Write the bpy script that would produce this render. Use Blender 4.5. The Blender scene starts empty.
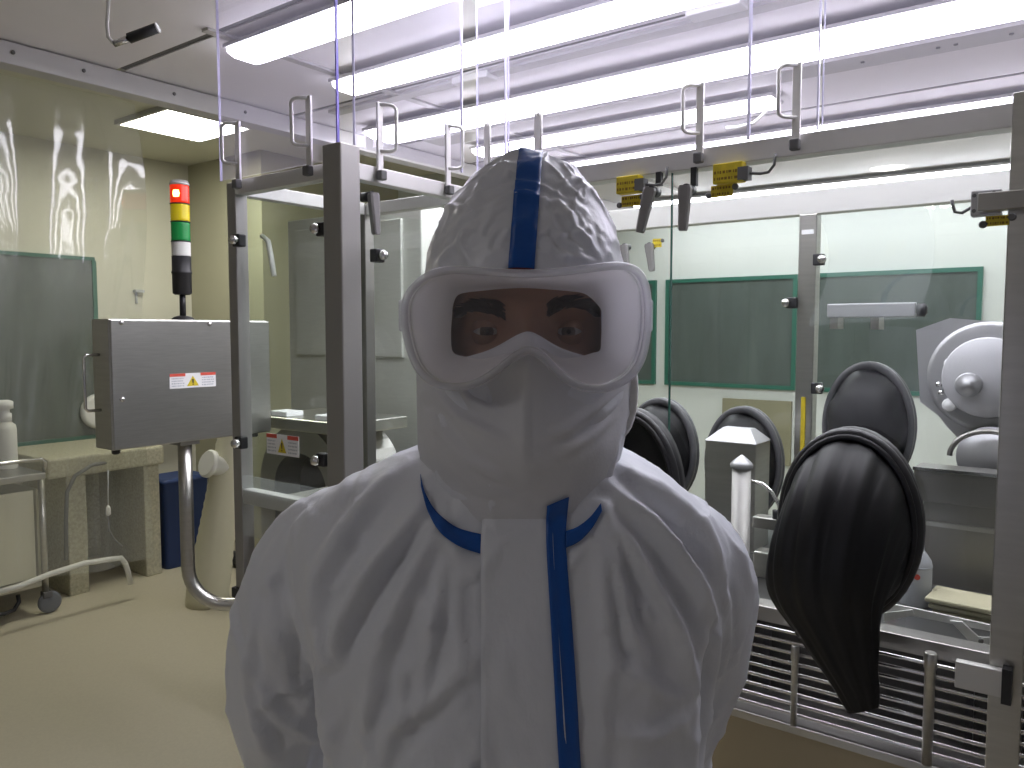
import bpy, bmesh, math, random
import numpy as np
from mathutils import Vector, Matrix
C = bpy.context.scene.collection
S = bpy.context.scene
PI = math.pi
random.seed(7); np.random.seed(7)

# ------------------------------------------------------------------ camera
CAM_H = 1.66; FPX = 786.0; YAW = math.radians(36.6); PITCH = math.radians(3.86)
cd = bpy.data.cameras.new('camera'); cam = bpy.data.objects.new('camera', cd); C.objects.link(cam)
cam.location = (0, 0, CAM_H); cam.rotation_euler = (PI/2 - PITCH, 0, YAW)
cd.sensor_width = 36; cd.lens = FPX/1024*36; cd.clip_start = .02
S.camera = cam
# ------------------------------------------------------------------ world, exposure
S.view_settings.view_transform = 'Standard'; S.view_settings.look = 'None'
S.view_settings.exposure = 0.0; S.view_settings.gamma = 1.0; S.view_settings.use_curve_mapping = False
w = bpy.data.worlds.new('world'); S.world = w; w.use_nodes = True
w.node_tree.nodes['Background'].inputs[0].default_value = (.80, .80, .80, 1)
w.node_tree.nodes['Background'].inputs[1].default_value = .03
S.cycles.use_denoising = True
S.cycles.transparent_max_bounces = 32
S.cycles.max_bounces = 8; S.cycles.sample_clamp_indirect = 6.0
LAMP = 16.0          # ceiling strip lamps
ROOM_LAMP = 30.0     # panel lamp of the outer room

# ------------------------------------------------------------------ helpers
def ray(px, py):
    v = Vector(((px-512)/FPX, -(py-384)/FPX, -1.0))
    return cam.rotation_euler.to_matrix() @ v
def onX(px, py, X):
    d = ray(px, py); k = X/d.x; return Vector((X, d.y*k, CAM_H+d.z*k))
def onY(px, py, Y):
    d = ray(px, py); k = Y/d.y; return Vector((d.x*k, Y, CAM_H+d.z*k))
def onZ(px, py, Z):
    d = ray(px, py); k = (Z-CAM_H)/d.z; return Vector((d.x*k, d.y*k, Z))

def tag(o, label=None, cat=None, group=None, kind=None):
    if label: o['label'] = label
    if cat: o['category'] = cat
    if group: o['group'] = group
    if kind: o['kind'] = kind
    return o
LOC = {}
def thing(name, loc, label, cat, group=None, rotz=0):
    o = bpy.data.objects.new(name, None); C.objects.link(o)
    o.location = loc; o.rotation_euler = (0, 0, rotz); o.empty_display_size = .05
    tag(o, label, cat, group); LOC[o.name] = (Vector(loc) if rotz == 0 else Vector((0, 0, 0)))
    return o

class MB:
    def __init__(s): s.v = []; s.f = []; s.sm = []; s.mi = []
    def add(s, vs, fs, smooth=False, mi=0):
        n = len(s.v); s.v += [tuple(p) for p in vs]
        for f in fs: s.f.append(tuple(i+n for i in f)); s.sm.append(smooth); s.mi.append(mi)
        return s
    def bx(s, x0, x1, y0, y1, z0, z1, mi=0):
        v = [(x0,y0,z0),(x1,y0,z0),(x1,y1,z0),(x0,y1,z0),(x0,y0,z1),(x1,y0,z1),(x1,y1,z1),(x0,y1,z1)]
        return s.add(v, [(3,2,1,0),(4,5,6,7),(0,1,5,4),(1,2,6,5),(2,3,7,6),(3,0,4,7)], mi=mi)
    def obx(s, c, hx, hy, hz, R=None, mi=0):
        R = R or Matrix.Identity(3); c = Vector(c)
        v = [c + R @ Vector((a*hx, b*hy, d*hz)) for a,b,d in ((-1,-1,-1),(1,-1,-1),(1,1,-1),(-1,1,-1),(-1,-1,1),(1,-1,1),(1,1,1),(-1,1,1))]
        return s.add(v, [(3,2,1,0),(4,5,6,7),(0,1,5,4),(1,2,6,5),(2,3,7,6),(3,0,4,7)], mi=mi)
    def rings(s, rs, closed=True, caps=True, smooth=True, loop=False, mi=0):
        n = len(rs[0]); vs = [p for r in rs for p in r]; fs = []
        m = len(rs)
        for i in range(m if loop else m-1):
            j = (i+1) % m
            for k in range(n if closed else n-1):
                l = (k+1) % n
                fs.append((i*n+k, i*n+l, j*n+l, j*n+k))
        s.add(vs, fs, smooth, mi)
        if caps and closed and not loop:
            b = len(s.v)-len(vs)
            s.f.append(tuple(b+k for k in range(n))[::-1]); s.sm.append(False); s.mi.append(mi)
            s.f.append(tuple(b+(m-1)*n+k for k in range(n))); s.sm.append(False); s.mi.append(mi)
        return s
    def tube(s, path, r, n=10, closed=False, caps=True, mi=0):
        P = [Vector(p) for p in path]; m = len(P)
        rr = r if isinstance(r, (list, tuple)) else [r]*m
        T = []
        for i in range(m):
            a = P[(i-1) % m] if (closed or i > 0) else P[i]
            b = P[(i+1) % m] if (closed or i < m-1) else P[i]
            T.append((b-a).normalized())
        u = T[0].orthogonal().normalized(); rs = []
        for i in range(m):
            u = (u - T[i]*u.dot(T[i])).normalized(); w_ = T[i].cross(u)
            rs.append([P[i] + (u*math.cos(2*PI*k/n) + w_*math.sin(2*PI*k/n))*rr[i] for k in range(n)])
        return s.rings(rs, caps=caps, loop=closed, mi=mi)
    def cyl(s, p0, p1, r, n=16, r2=None, mi=0):
        return s.tube([p0, p1], [r, r if r2 is None else r2], n, mi=mi)
    def lathe(s, prof, c, axis=(0,0,1), n=24, caps=True, mi=0, sx=1.0):
        a = Vector(axis).normalized(); c = Vector(c)
        u = Vector((1,0,0)) if abs(a.x) < .9 else Vector((0,1,0))
        u = (u - a*u.dot(a)).normalized(); w_ = a.cross(u)
        rs = [[c + a*z + (u*math.cos(2*PI*k/n)*sx + w_*math.sin(2*PI*k/n))*max(r, 1e-5) for k in range(n)] for r, z in prof]
        return s.rings(rs, caps=caps, mi=mi)
    def prism(s, poly, o, u, v, d, mi=0):
        o, u, v, d = Vector(o), Vector(u), Vector(v), Vector(d); n = len(poly)
        a = [o+u*x+v*y for x, y in poly]; b = [p+d for p in a]
        fs = [tuple(range(n))[::-1], tuple(range(n, 2*n))] + [(k, (k+1)%n, n+(k+1)%n, n+k) for k in range(n)]
        return s.add(a+b, fs, mi=mi)
    def build(s, name, mat, parent=None, bevel=0, smooth_all=False, local=False):
        me = bpy.data.meshes.new(name)
        off = Vector((0,0,0))
        if parent is not None and not local:
            r = parent
            while r.parent: r = r.parent
            off = LOC.get(r.name, Vector((0,0,0)))
        org = Vector((0,0,0))
        if parent is None and s.v:
            a = np.array([tuple(p) for p in s.v]); org = Vector(((a[:,0].min()+a[:,0].max())/2, (a[:,1].min()+a[:,1].max())/2, a[:,2].min()))
            off = org
        me.from_pydata([tuple(Vector(p)-off) for p in s.v], [], s.f)
        me.polygons.foreach_set('use_smooth', [True]*len(s.f) if smooth_all else s.sm)
        for m in (mat if isinstance(mat, (list, tuple)) else [mat]): me.materials.append(m)
        me.polygons.foreach_set('material_index', s.mi)
        bm = bmesh.new(); bm.from_mesh(me); bmesh.ops.recalc_face_normals(bm, faces=bm.faces); bm.to_mesh(me); bm.free()
        o = bpy.data.objects.new(name, me); C.objects.link(o); o.location = org
        if parent is not None: o.parent = parent
        if bevel:
            b = o.modifiers.new('bevel', 'BEVEL'); b.width = bevel; b.segments = 2; b.limit_method = 'ANGLE'; b.angle_limit = .6
        return o

# ------------------------------------------------------------------ materials
def mat(name, col, rough=.5, metal=0.0, noise=0, nscale=8, bump=0, bscale=60, crumple=0, cscale=10, stretch=None, spec=None, emit=None, estr=0, trans=0, coat=0, sub=0):
    m = bpy.data.materials.new(name); m.use_nodes = True; nt = m.node_tree; b = nt.nodes['Principled BSDF']
    b.inputs['Base Color'].default_value = (*col, 1); b.inputs['Roughness'].default_value = rough; b.inputs['Metallic'].default_value = metal
    if spec is not None: b.inputs['Specular IOR Level'].default_value = spec
    if coat: b.inputs['Coat Weight'].default_value = coat
    if emit: b.inputs['Emission Color'].default_value = (*emit, 1); b.inputs['Emission Strength'].default_value = estr
    if trans: b.inputs['Transmission Weight'].default_value = trans
    if sub: b.inputs['Subsurface Weight'].default_value = sub; b.inputs['Subsurface Radius'].default_value = (.012, .005, .003)
    if noise or bump or crumple:
        tc = nt.nodes.new('ShaderNodeTexCoord'); mp = nt.nodes.new('ShaderNodeMapping')
        nt.links.new(tc.outputs['Object'], mp.inputs[0])
        if stretch: mp.inputs['Scale'].default_value = stretch
        if noise:
            n = nt.nodes.new('ShaderNodeTexNoise'); n.inputs['Scale'].default_value = nscale; n.inputs['Detail'].default_value = 5
            nt.links.new(mp.outputs[0], n.inputs['Vector'])
            r = nt.nodes.new('ShaderNodeMapRange'); r.inputs[1].default_value = .3; r.inputs[2].default_value = .7
            r.inputs[3].default_value = 1-noise; r.inputs[4].default_value = 1+noise
            nt.links.new(n.outputs[0], r.inputs[0])
            x = nt.nodes.new('ShaderNodeVectorMath'); x.operation = 'SCALE'; x.inputs[0].default_value = col
            nt.links.new(r.outputs[0], x.inputs['Scale']); nt.links.new(x.outputs[0], b.inputs['Base Color'])
        if bump:
            n2 = nt.nodes.new('ShaderNodeTexNoise'); n2.inputs['Scale'].default_value = bscale; n2.inputs['Detail'].default_value = 4
            nt.links.new(mp.outputs[0], n2.inputs['Vector'])
            bp = nt.nodes.new('ShaderNodeBump'); bp.inputs['Strength'].default_value = bump; bp.inputs['Distance'].default_value = .01
            nt.links.new(n2.outputs[0], bp.inputs['Height']); nt.links.new(bp.outputs[0], b.inputs['Normal'])
            if crumple:
                n3 = nt.nodes.new('ShaderNodeTexNoise'); n3.noise_type = 'RIDGED_MULTIFRACTAL'; n3.inputs['Scale'].default_value = cscale; n3.inputs['Detail'].default_value = 3; n3.inputs['Distortion'].default_value = .6
                nt.links.new(mp.outputs[0], n3.inputs['Vector'])
                b3 = nt.nodes.new('ShaderNodeBump'); b3.inputs['Strength'].default_value = crumple; b3.inputs['Distance'].default_value = .01
                nt.links.new(n3.outputs[0], b3.inputs['Height']); nt.links.new(b3.outputs[0], bp.inputs['Normal'])
    return m
def clear(name, tint=(1,1,1), ior=1.45, rough=.02, haze=0, hcol=(.9,.9,.9), gain=1.0, bump=0, bscale=4):
    """thin clear sheet: transparent + fresnel gloss + a little milky diffuse"""
    m = bpy.data.materials.new(name); m.use_nodes = True; nt = m.node_tree; N = nt.nodes; L = nt.links
    N.remove(N['Principled BSDF']); out = N['Material Output']
    tr = N.new('ShaderNodeBsdfTransparent'); tr.inputs[0].default_value = (*tint, 1)
    gl = N.new('ShaderNodeBsdfGlossy'); gl.inputs['Roughness'].default_value = rough; gl.inputs['Color'].default_value = (1,1,1,1)
    fr = N.new('ShaderNodeFresnel'); fr.inputs[0].default_value = ior
    mu = N.new('ShaderNodeMath'); mu.operation = 'MULTIPLY'; mu.inputs[1].default_value = gain; mu.use_clamp = True
    ge = N.new('ShaderNodeNewGeometry'); iv = N.new('ShaderNodeMath'); iv.operation = 'SUBTRACT'; iv.inputs[0].default_value = 1; L.new(ge.outputs['Backfacing'], iv.inputs[1])
    m2 = N.new('ShaderNodeMath'); m2.operation = 'MULTIPLY'; L.new(fr.outputs[0], m2.inputs[0]); L.new(iv.outputs[0], m2.inputs[1])
    L.new(m2.outputs[0], mu.inputs[0])   # one reflection per sheet: only its outer face mirrors
    mx = N.new('ShaderNodeMixShader'); L.new(mu.outputs[0], mx.inputs[0]); L.new(gl.outputs[0], mx.inputs[2])
    base = tr.outputs[0]
    if haze:
        df = N.new('ShaderNodeBsdfDiffuse'); df.inputs[0].default_value = (*hcol, 1)
        tl = N.new('ShaderNodeBsdfTranslucent'); tl.inputs[0].default_value = (*hcol, 1)
        ad = N.new('ShaderNodeMixShader'); ad.inputs[0].default_value = .5; L.new(df.outputs[0], ad.inputs[1]); L.new(tl.outputs[0], ad.inputs[2])
        mh = N.new('ShaderNodeMixShader'); mh.inputs[0].default_value = haze
        L.new(tr.outputs[0], mh.inputs[1]); L.new(ad.outputs[0], mh.inputs[2]); base = mh.outputs[0]
    L.new(base, mx.inputs[1]); L.new(mx.outputs[0], out.inputs[0])
    if bump:
        n2 = N.new('ShaderNodeTexNoise'); n2.inputs['Scale'].default_value = bscale
        tc = N.new('ShaderNodeTexCoord'); L.new(tc.outputs['Object'], n2.inputs['Vector'])
        bp = N.new('ShaderNodeBump'); bp.inputs['Strength'].default_value = bump; bp.inputs['Distance'].default_value = .02
        L.new(n2.outputs[0], bp.inputs['Height']); L.new(bp.outputs[0], gl.inputs['Normal'])
    return m
def lamp(name, col, s):
    m = bpy.data.materials.new(name); m.use_nodes = True; nt = m.node_tree
    nt.nodes.remove(nt.nodes['Principled BSDF']); e = nt.nodes.new('ShaderNodeEmission')
    e.inputs[0].default_value = (*col, 1); e.inputs[1].default_value = s
    nt.links.new(e.outputs[0], nt.nodes['Material Output'].inputs[0]); return m

m_steel  = mat('steel', (.50,.49,.46), .33, 1.0, noise=.06, nscale=6, stretch=(1,1,14))
m_steelh = mat('steel_horizontal_brush', (.50,.49,.47), .30, 1.0, noise=.06, nscale=6, stretch=(3,3,40))
m_steelb = mat('steel_bright', (.66,.65,.64), .22, 1.0)
m_steeld = mat('steel_satin_dark', (.34,.33,.31), .38, 1.0)
m_rail   = mat('rail_satin', (.64,.63,.605), .42, .40)
m_panelsteel = mat('steel_panel_pale', (.60,.60,.56), .30, .30, noise=.05, nscale=6, stretch=(3,3,40))
m_post = mat('post_satin_dark', (.36,.35,.33), .42, .5)
m_alu    = mat('aluminium_grey', (.42,.42,.43), .45, .6)
m_lever  = mat('lever_grey', (.22,.21,.205), .5, .4)
m_rubber = mat('black_rubber', (.012,.012,.014), .42, spec=.4)
m_blackp = mat('black_plastic', (.02,.02,.022), .45)
m_glovecloth = mat('black_glove_sleeve', (.008,.008,.009), .5, spec=.28)
m_ringgrey = mat('port_ring_grey', (.10,.10,.105), .38)
m_handle = mat('handle_satin', (.74,.73,.71), .35, .35)
m_duct = mat('duct_dark', (.045,.044,.042), .4, .3)
m_work = mat('worktop_dark', (.15,.15,.15), .3, .8)
m_bottle = mat('bottle_white', (.46,.48,.50), .4)
m_disc = mat('disc_white', (.50,.50,.52), .35)
m_glass  = clear('door_glass', (.965,.985,.97), 1.42, .015, gain=1.0)
m_glassg = mat('glass_green_edge', (.02,.10,.075), .2)
m_panel  = clear('clear_sheet', (.955,.945,.985), 1.38, .04, haze=.05, hcol=(.84,.82,.98))
m_pedge  = mat('sheet_edge_violet', (.22,.18,.75), .25)
m_pedgew = mat('sheet_edge_pale', (.80,.78,.95), .25)
m_curtain= clear('vinyl_curtain', (.93,.94,.90), 1.45, .09, haze=.16, hcol=(.86,.87,.80), gain=1.3, bump=.35, bscale=5)
m_film   = clear('thin_clear_bag', (.96,.97,.97), 1.45, .12, haze=.10, hcol=(.8,.84,.84), gain=1.5)
m_cream  = mat('wall_cream', (.62,.61,.52), .55, noise=.03, nscale=1.5)
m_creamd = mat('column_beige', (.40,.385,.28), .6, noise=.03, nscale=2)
m_white  = mat('wall_white', (.62,.645,.61), .5, noise=.02, nscale=2)
m_ceil   = mat('ceiling_paint', (.58,.57,.46), .6)
m_canopy = mat('filter_panel_white', (.85,.83,.86), .45, noise=.03, nscale=2.5)
m_header = mat('header_aluminium', (.52,.51,.51), .45, .25)
m_gasket = mat('gasket_grey', (.13,.13,.13), .6)
m_floor  = None
m_lamp   = lamp('strip_lamp', (.93,.91,1.0), LAMP)
m_rlamp  = lamp('room_lamp', (1.0,.985,.86), ROOM_LAMP)
m_whitep = mat('white_plastic', (.72,.72,.68), .4)
m_creamp = mat('cream_plastic', (.62,.60,.45), .45)
m_yellow = mat('label_yellow', (.62,.48,.02), .5, noise=.12, nscale=60)
m_black  = mat('ink_black', (.02,.02,.02), .6)
m_red    = mat('label_red', (.62,.08,.05), .5)
m_labelw = mat('label_white', (.80,.80,.80), .5)
m_tagink = mat('tag_ink_brown', (.22,.13,.01), .6)
m_ink    = mat('ink_grey', (.42,.44,.48), .6)
m_blue   = mat('bin_blue', (.012,.035,.13), .5)
m_granite= mat('granite_beige', (.44,.42,.31), .6, noise=.22, nscale=60)
m_tan    = mat('base_panel_tan', (.40,.34,.23), .40, .35, noise=.06, nscale=3)
m_olive  = mat('olive_board', (.24,.225,.14), .6, noise=.05)
m_winglass = mat('dark_window_glass', (.085,.105,.095), .18, noise=.15, nscale=3, stretch=(3,3,.6))
m_wingreen = mat('window_green_rim', (.022,.125,.085), .35)
m_wipe = mat('wipe_yellowish', (.40,.375,.25), .7)
def floor_mat():
    m = mat('vinyl_floor', (.52,.475,.36), .42, noise=.035, nscale=90)
    return m
m_floor = floor_mat()
m_dim = mat('wall_grey', (.48,.49,.54), .7)
m_spot = lamp('spot_lamp', (1,.97,.93), 85)
# ================================================================== SETTING
def struct(name, mb, m, **k):
    o = mb.build(name, m, **k); o['kind'] = 'structure'; return o
struct('floor', MB().bx(-6.2, 3.0, -3.0, 5.2, -.06, 0), m_floor)
struct('ceiling', MB().bx(-6.2, 3.0, -3.0, 5.2, 2.98, 3.04), m_ceil)
struct('wall_left', MB().bx(-6.1, -5.9, -3.0, 5.2, 0, 2.98), m_cream)
struct('wall_back', MB().bx(-5.9, 3.0, 5.0, 5.2, 0, 2.98), m_white)
struct('wall_front', MB().bx(-5.9, 3.0, -3.2, -3.0, 0, 2.98), m_dim)
struct('wall_right', MB().bx(3.0, 3.2, -3.0, 5.2, 0, 2.98), m_dim)
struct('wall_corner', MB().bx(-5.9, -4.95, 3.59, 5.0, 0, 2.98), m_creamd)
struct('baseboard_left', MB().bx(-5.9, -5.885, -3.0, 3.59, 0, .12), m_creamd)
# windows of the back wall, and one on the left wall
for i, (x0, x1) in enumerate(((-3.35,-2.46), (-2.385,-1.50), (-1.40,-.51))):
    o = struct('window_%d' % (i+1), MB().bx(x0+.025, x1-.025, 4.985, 4.998, 1.315, 1.985), m_winglass)
    fr = MB()
    fr.bx(x0, x0+.025, 4.975, 5, 1.29, 2.01); fr.bx(x1-.025, x1, 4.975, 5, 1.29, 2.01)
    fr.bx(x0+.025, x1-.025, 4.975, 5, 1.985, 2.01); fr.bx(x0+.025, x1-.025, 4.975, 5, 1.29, 1.315)
    f = MB(); f.v, f.f, f.sm, f.mi = fr.v, fr.f, fr.sm, fr.mi
    ob = f.build('window_frame', m_wingreen); ob.parent = o; ob.matrix_parent_inverse = Matrix.Translation(-o.location)
wl = MB().bx(-5.898, -5.885, 1.2, 2.80, .90, 2.17)
o = struct('window_4', wl, m_winglass)
fr = MB()
fr.bx(-5.9, -5.875, 1.2, 2.82, .87, .90); fr.bx(-5.9, -5.875, 1.2, 2.82, 2.17, 2.195); fr.bx(-5.9, -5.875, 2.80, 2.83, .90, 2.17)
ob = fr.build('window_frame', m_wingreen); ob.parent = o; ob.matrix_parent_inverse = Matrix.Translation(-o.location)
# olive service board on the back wall
p0 = onY(723, 398, 4.98); p1 = onY(790, 466, 4.98)
struct('trim_1', MB().bx(p0.x, p1.x, 4.97, 5.0, p1.z, p0.z), m_olive)

# ------------------------------------------------------------------ laminar flow canopy
ZC = 2.50
t = thing('laminar_flow_canopy', (-1.0, 1.5, ZC), 'pale laminar flow ceiling canopy of filter panels above the glass isolator', 'canopy')
ys = [-2.6, -1.6, -.4, .86, 1.34, 2.02, 2.62, 3.12, 4.0, 4.98]
for i in range(len(ys)-1):
    xa = -2.6
    MB().bx(xa, 2.4, ys[i]+.012, ys[i+1]-.012, ZC+.004, ZC+.03).build('filter_panel', m_canopy, t)
g = MB()
for y in ys[:-1]: g.bx(-2.57, 2.4, y-.012, y+.012, ZC+.008, ZC+.025)
g.build('gasket', m_gasket, t)
h = MB().bx(-2.64, -2.57, -2.6, 4.98, 2.435, 2.50)
hd = h.build('header_beam', m_header, t, bevel=.003)
for y in (1.22, 1.52, 1.80, 1.02):
    MB().lathe([(.006,0),(.006,.003),(.002,.004)], (-2.57, y, 2.47), (1,0,0), 10).build('rivet', m_gasket, hd)
rb = MB().bx(-2.4, 2.4, 2.58, 2.70, ZC-.012, ZC+.004).build('ceiling_rib', m_header, t)
for px in (861, 939, 957, 1013):
    q = onZ(px, 60 - (px-861)*.14, ZC-.012)
    MB().lathe([(.006,0),(.006,.003)], (q.x, 2.64, ZC-.015), (0,0,1), 10).build('rivet', m_gasket, rb)
for (px, py) in ((1.0, 0),): pass
rb2 = MB().bx(-2.4, 2.4, 2.05, 2.10, ZC-.006, ZC+.004).build('ceiling_rib', m_header, t)
g2 = MB().bx(-2.05, -2.02, 1.3, 4.9, ZC-.004, ZC+.004).build('cross_rib', m_header, t)
for (px, py) in ((478, 82), (722, 12)):
    q = onZ(px, py, ZC-.02)
    MB().bx(q.x-.09, q.x+.06, q.y-.03, q.y+.03, ZC-.02, ZC+.004).build('junction_plate', m_labelw, t, bevel=.004)

# ------------------------------------------------------------------ strip lamps
strips = [(1.44, -2.06, .35, .060, 'left'), (1.83, -2.06, .35, .060, ''), (2.37, -2.45, .45, .095, ''), (2.84, -2.30, -.94, .058, ''), (3.36, -2.40, .45, .065, ''), (4.66, -2.45, .45, .055, '')]
slab = ['nearest glowing strip lamp above the glass annex, at upper left', 'glowing strip lamp running from the violet sheet edge to the top of the photo',
        'widest glowing strip lamp crossing above the hooded head', 'short glowing strip lamp with a free end, behind the widest strip',
        'thin glowing strip lamp seen just above the steel front rail', 'farthest glowing strip lamp seen through the glass between front rail and rear rail']
for (y, x0, x1, hw, _), lb in zip(strips, slab):
    t = thing('strip_lamp', ((x0+x1)/2, y, ZC-.035), lb, 'lamp', 'strip lamps under the canopy')
    MB().bx(x0, x1, y-hw-.008, y+hw+.008, ZC-.024, ZC-.013).build('housing', m_header, t)
    prof = [(-hw, 0), (-hw, -.012), (-hw*.6, -.022), (hw*.6, -.022), (hw, -.012), (hw, 0)]
    MB().prism(prof, (x0+.01, y, ZC-.024), (0,1,0), (0,0,1), (x1-x0-.02, 0, 0)).build('diffuser', m_lamp, t)
# looped wire at the free end of the short lamp
pts = [onY(768, 78, 2.84), onY(771, 95, 2.84), onY(766, 112, 2.84), onY(754, 123, 2.84), onY(735, 128, 2.84), onY(726, 128, 2.84)]
tag(MB().tube(pts, .006, 8).build('wire', m_whitep), 'looped white wire hanging at the free end of the short strip lamp', 'wire')

# outer room lamp
t = thing('ceiling_lamp', (-4.7, 2.85, 2.95), 'bright square ceiling panel lamp in the outer room at upper left', 'lamp')
MB().bx(-4.98, -4.42, 2.57, 3.12, 2.955, 2.965).build('diffuser', m_rlamp, t)
f = MB(); f.bx(-5.0,-4.98,2.55,3.14,2.95,2.98); f.bx(-4.42,-4.40,2.55,3.14,2.95,2.98); f.bx(-4.98,-4.42,2.55,2.57,2.95,2.98); f.bx(-4.98,-4.42,3.12,3.14,2.95,2.98)
f.build('frame', m_header, t)
# round spot lamp behind the camera, mirrored in the door glass
t = thing('ceiling_lamp', (-.87, -1.35, ZC-.03), 'round spot lamp in the canopy, seen only as a glare in the right door glass', 'lamp')
MB().lathe([(.0,.0),(.085,.0),(.085,.006)], (-.87,-1.35,ZC-.028), (0,0,1), 32).build('diffuser', m_spot, t)
MB().lathe([(.087,-.004),(.105,-.004),(.105,.012),(.087,.012)], (-.87,-1.35,ZC-.028), (0,0,1), 32, caps=False).build('ring', m_header, t)
# ------------------------------------------------------------------ vinyl curtain on the left header
nu, nv = 90, 40
vs = []; fs = []
for j in range(nv+1):
    v = j/nv; z = 2.437 - v*(2.437-.86)
    for i in range(nu+1):
        u = i/nu; y = -1.0 + u*2.44
        amp = .010 + .020*v
        x = -2.67 + amp*math.sin(u*34 + 1.3*math.sin(u*9)) + .012*math.sin(u*80+v*3)*(.4+v) + .01*math.sin(v*7+u*5)
        if u > .93: x += .03*(u-.93)/.07*math.sin(v*9)
        vs.append((x, y + .012*math.sin(v*6)*u, z))
for j in range(nv):
    for i in range(nu):
        a = j*(nu+1)+i; fs.append((a, a+1, a+nu+2, a+nu+1))
cu = MB().add(vs, fs, True).build('vinyl_curtain', m_curtain)
tag(cu, 'hazy clear vinyl curtain hanging from the left header beam', 'curtain')

# ------------------------------------------------------------------ hanging probe
q = onZ(108, 0, 2.5); D = 2.0
def atd(px, py, d):
    r = ray(px, py); F = Vector((-math.sin(YAW), math.cos(YAW), 0)); k = d/r.dot(F); return Vector((0,0,CAM_H)) + r*k
t = thing('hanging_probe', atd(132, 36, 2.0), 'black and silver sensor probe hanging on a thin white cable at top left', 'sensor')
a, b = atd(114, 44, 2.0), atd(157, 28, 2.0)
MB().tube([atd(109,-14,2.0), atd(108,8,2.0), atd(107,25,2.0), atd(108,37,2.0), atd(114,44,2.0)], .0045, 8).build('cable', m_whitep, t)
c = a.lerp(b, .35)
MB().cyl(a, c, .008, 14).build('metal_sleeve', m_steelb, t)
MB().cyl(c, b, .0125, 16).build('grip', m_blackp, t)
MB().cyl(b, b+(b-a)*.03, .0118, 16).build('end_cap', m_labelw, t)
# ================================================================== ISOLATOR (steel framed glass box)
YF, YR = 1.48, 2.24
iso = thing('isolator', (-.5, 1.9, 0), 'long steel framed glass isolator with slatted grille below its doors, behind the person', 'isolator')
o = MB().bx(-1.20, .7, YF, YF+.04, 1.98, 2.018).build('top_rail', m_rail, iso, bevel=.002)
MB().bx(-1.59, .7, YR, YR+.04, 1.98, 2.045).build('rear_rail', m_rail, iso, bevel=.002)
MB().bx(-.120, -.073, YF-.012, YF+.03, .9, 2.03).build('post', m_steel, iso, bevel=.002)
MB().bx(-.672, -.625, YR-.005, YR+.04, 1.09, 1.98).build('post', m_steel, iso, bevel=.002)
MB().bx(-1.60, -1.56, YR, YR+.04, .9, 1.98).build('post', m_steel, iso, bevel=.002)
MB().bx(.66, .70, YR, YR+.04, .9, 1.98).build('post', m_steel, iso, bevel=.002)
MB().bx(-1.58, .70, 1.62, 2.28, 1.075, 1.09).build('worktop', m_work, iso)
MB().bx(-1.20, .70, YF+.015, YF+.06, 1.095, 1.125).build('sill_rail', m_steeld, iso, bevel=.002)
MB().bx(-1.20, .70, YF-.02, 1.60, .905, .922).build('ledge', m_steel, iso, bevel=.002)
MB().bx(-1.20, .70, 1.60, 1.615, .922, 1.09).build('duct_back', m_duct, iso)
MB().bx(-1.20, .70, YF+.0, 2.26, .02, .90).build('base_panel', m_tan, iso)
MB().bx(-1.58, -1.21, YF+.04, 2.26, .85, .905).build('base_panel', m_steeld, iso)
for i in range(9):
    z = .937+i*.0195
    MB().cyl((-1.20, YF-.006, z), (.70, YF-.006, z), .0034, 10).build('grille_rod', m_steelb, iso)
for x, zt, r in ((-.428, 1.075, .0062), (-.204, 1.118, .0085), (-.80, 1.083, .0062)):
    p = MB().lathe([(r,0),(r,zt-.922-.03),(r*1.22,zt-.922-.026),(r*1.22,zt-.922-.003),(r,zt-.922)], (x, YF-.018, .922), (0,0,1), 16).build('grille_post', m_steel, iso)
# interior fittings seen through the grille
for x in (-.56,-.52,-.16): MB().bx(x, x+.012, 1.56, 1.575, .93, 1.06).build('duct_bracket', m_blackp, iso)
# hinge block on the right post
hb = MB().bx(-.166, -.088, YF-.030, YF-.014, 1.072, 1.117).build('hinge_block', m_rail, iso, bevel=.002)
MB().bx(-.100, -.086, YF-.035, YF-.012, 1.065, 1.122).build('hinge_pin', m_blackp, hb)
# doors
def pane_y(x0, x1, y, z0, z1, th=.006):
    return MB().bx(x0, x1, y, y+th, z0, z1)
d1 = pane_y(-1.195, -.702, YF+.005, 1.13, 1.978).build('door_pane', m_glass, iso)
d2 = pane_y(-.697, -.122, YF+.005, 1.13, 1.978).build('door_pane', m_glass, iso)
d3 = pane_y(-.071, .66, YF+.005, 1.13, 1.978).build('door_pane', m_glass, iso)
for x, d in ((-.7015, d1),): MB().bx(x-.0005, x+.0008, YF+.004, YF+.012, 1.13, 1.978).build('glass_edge', m_glassg, d)
MB().bx(-1.58, -.67, YR+.012, YR+.018, 1.09, 1.98).build('rear_pane', m_glass, iso)
MB().bx(-.625, .66, YR+.012, YR+.018, 1.09, 1.98).build('rear_pane', m_glass, iso)
MB().bx(-1.585, -1.579, 1.50, 2.24, 1.09, 1.98).build('side_pane', m_glass, iso)
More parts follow.
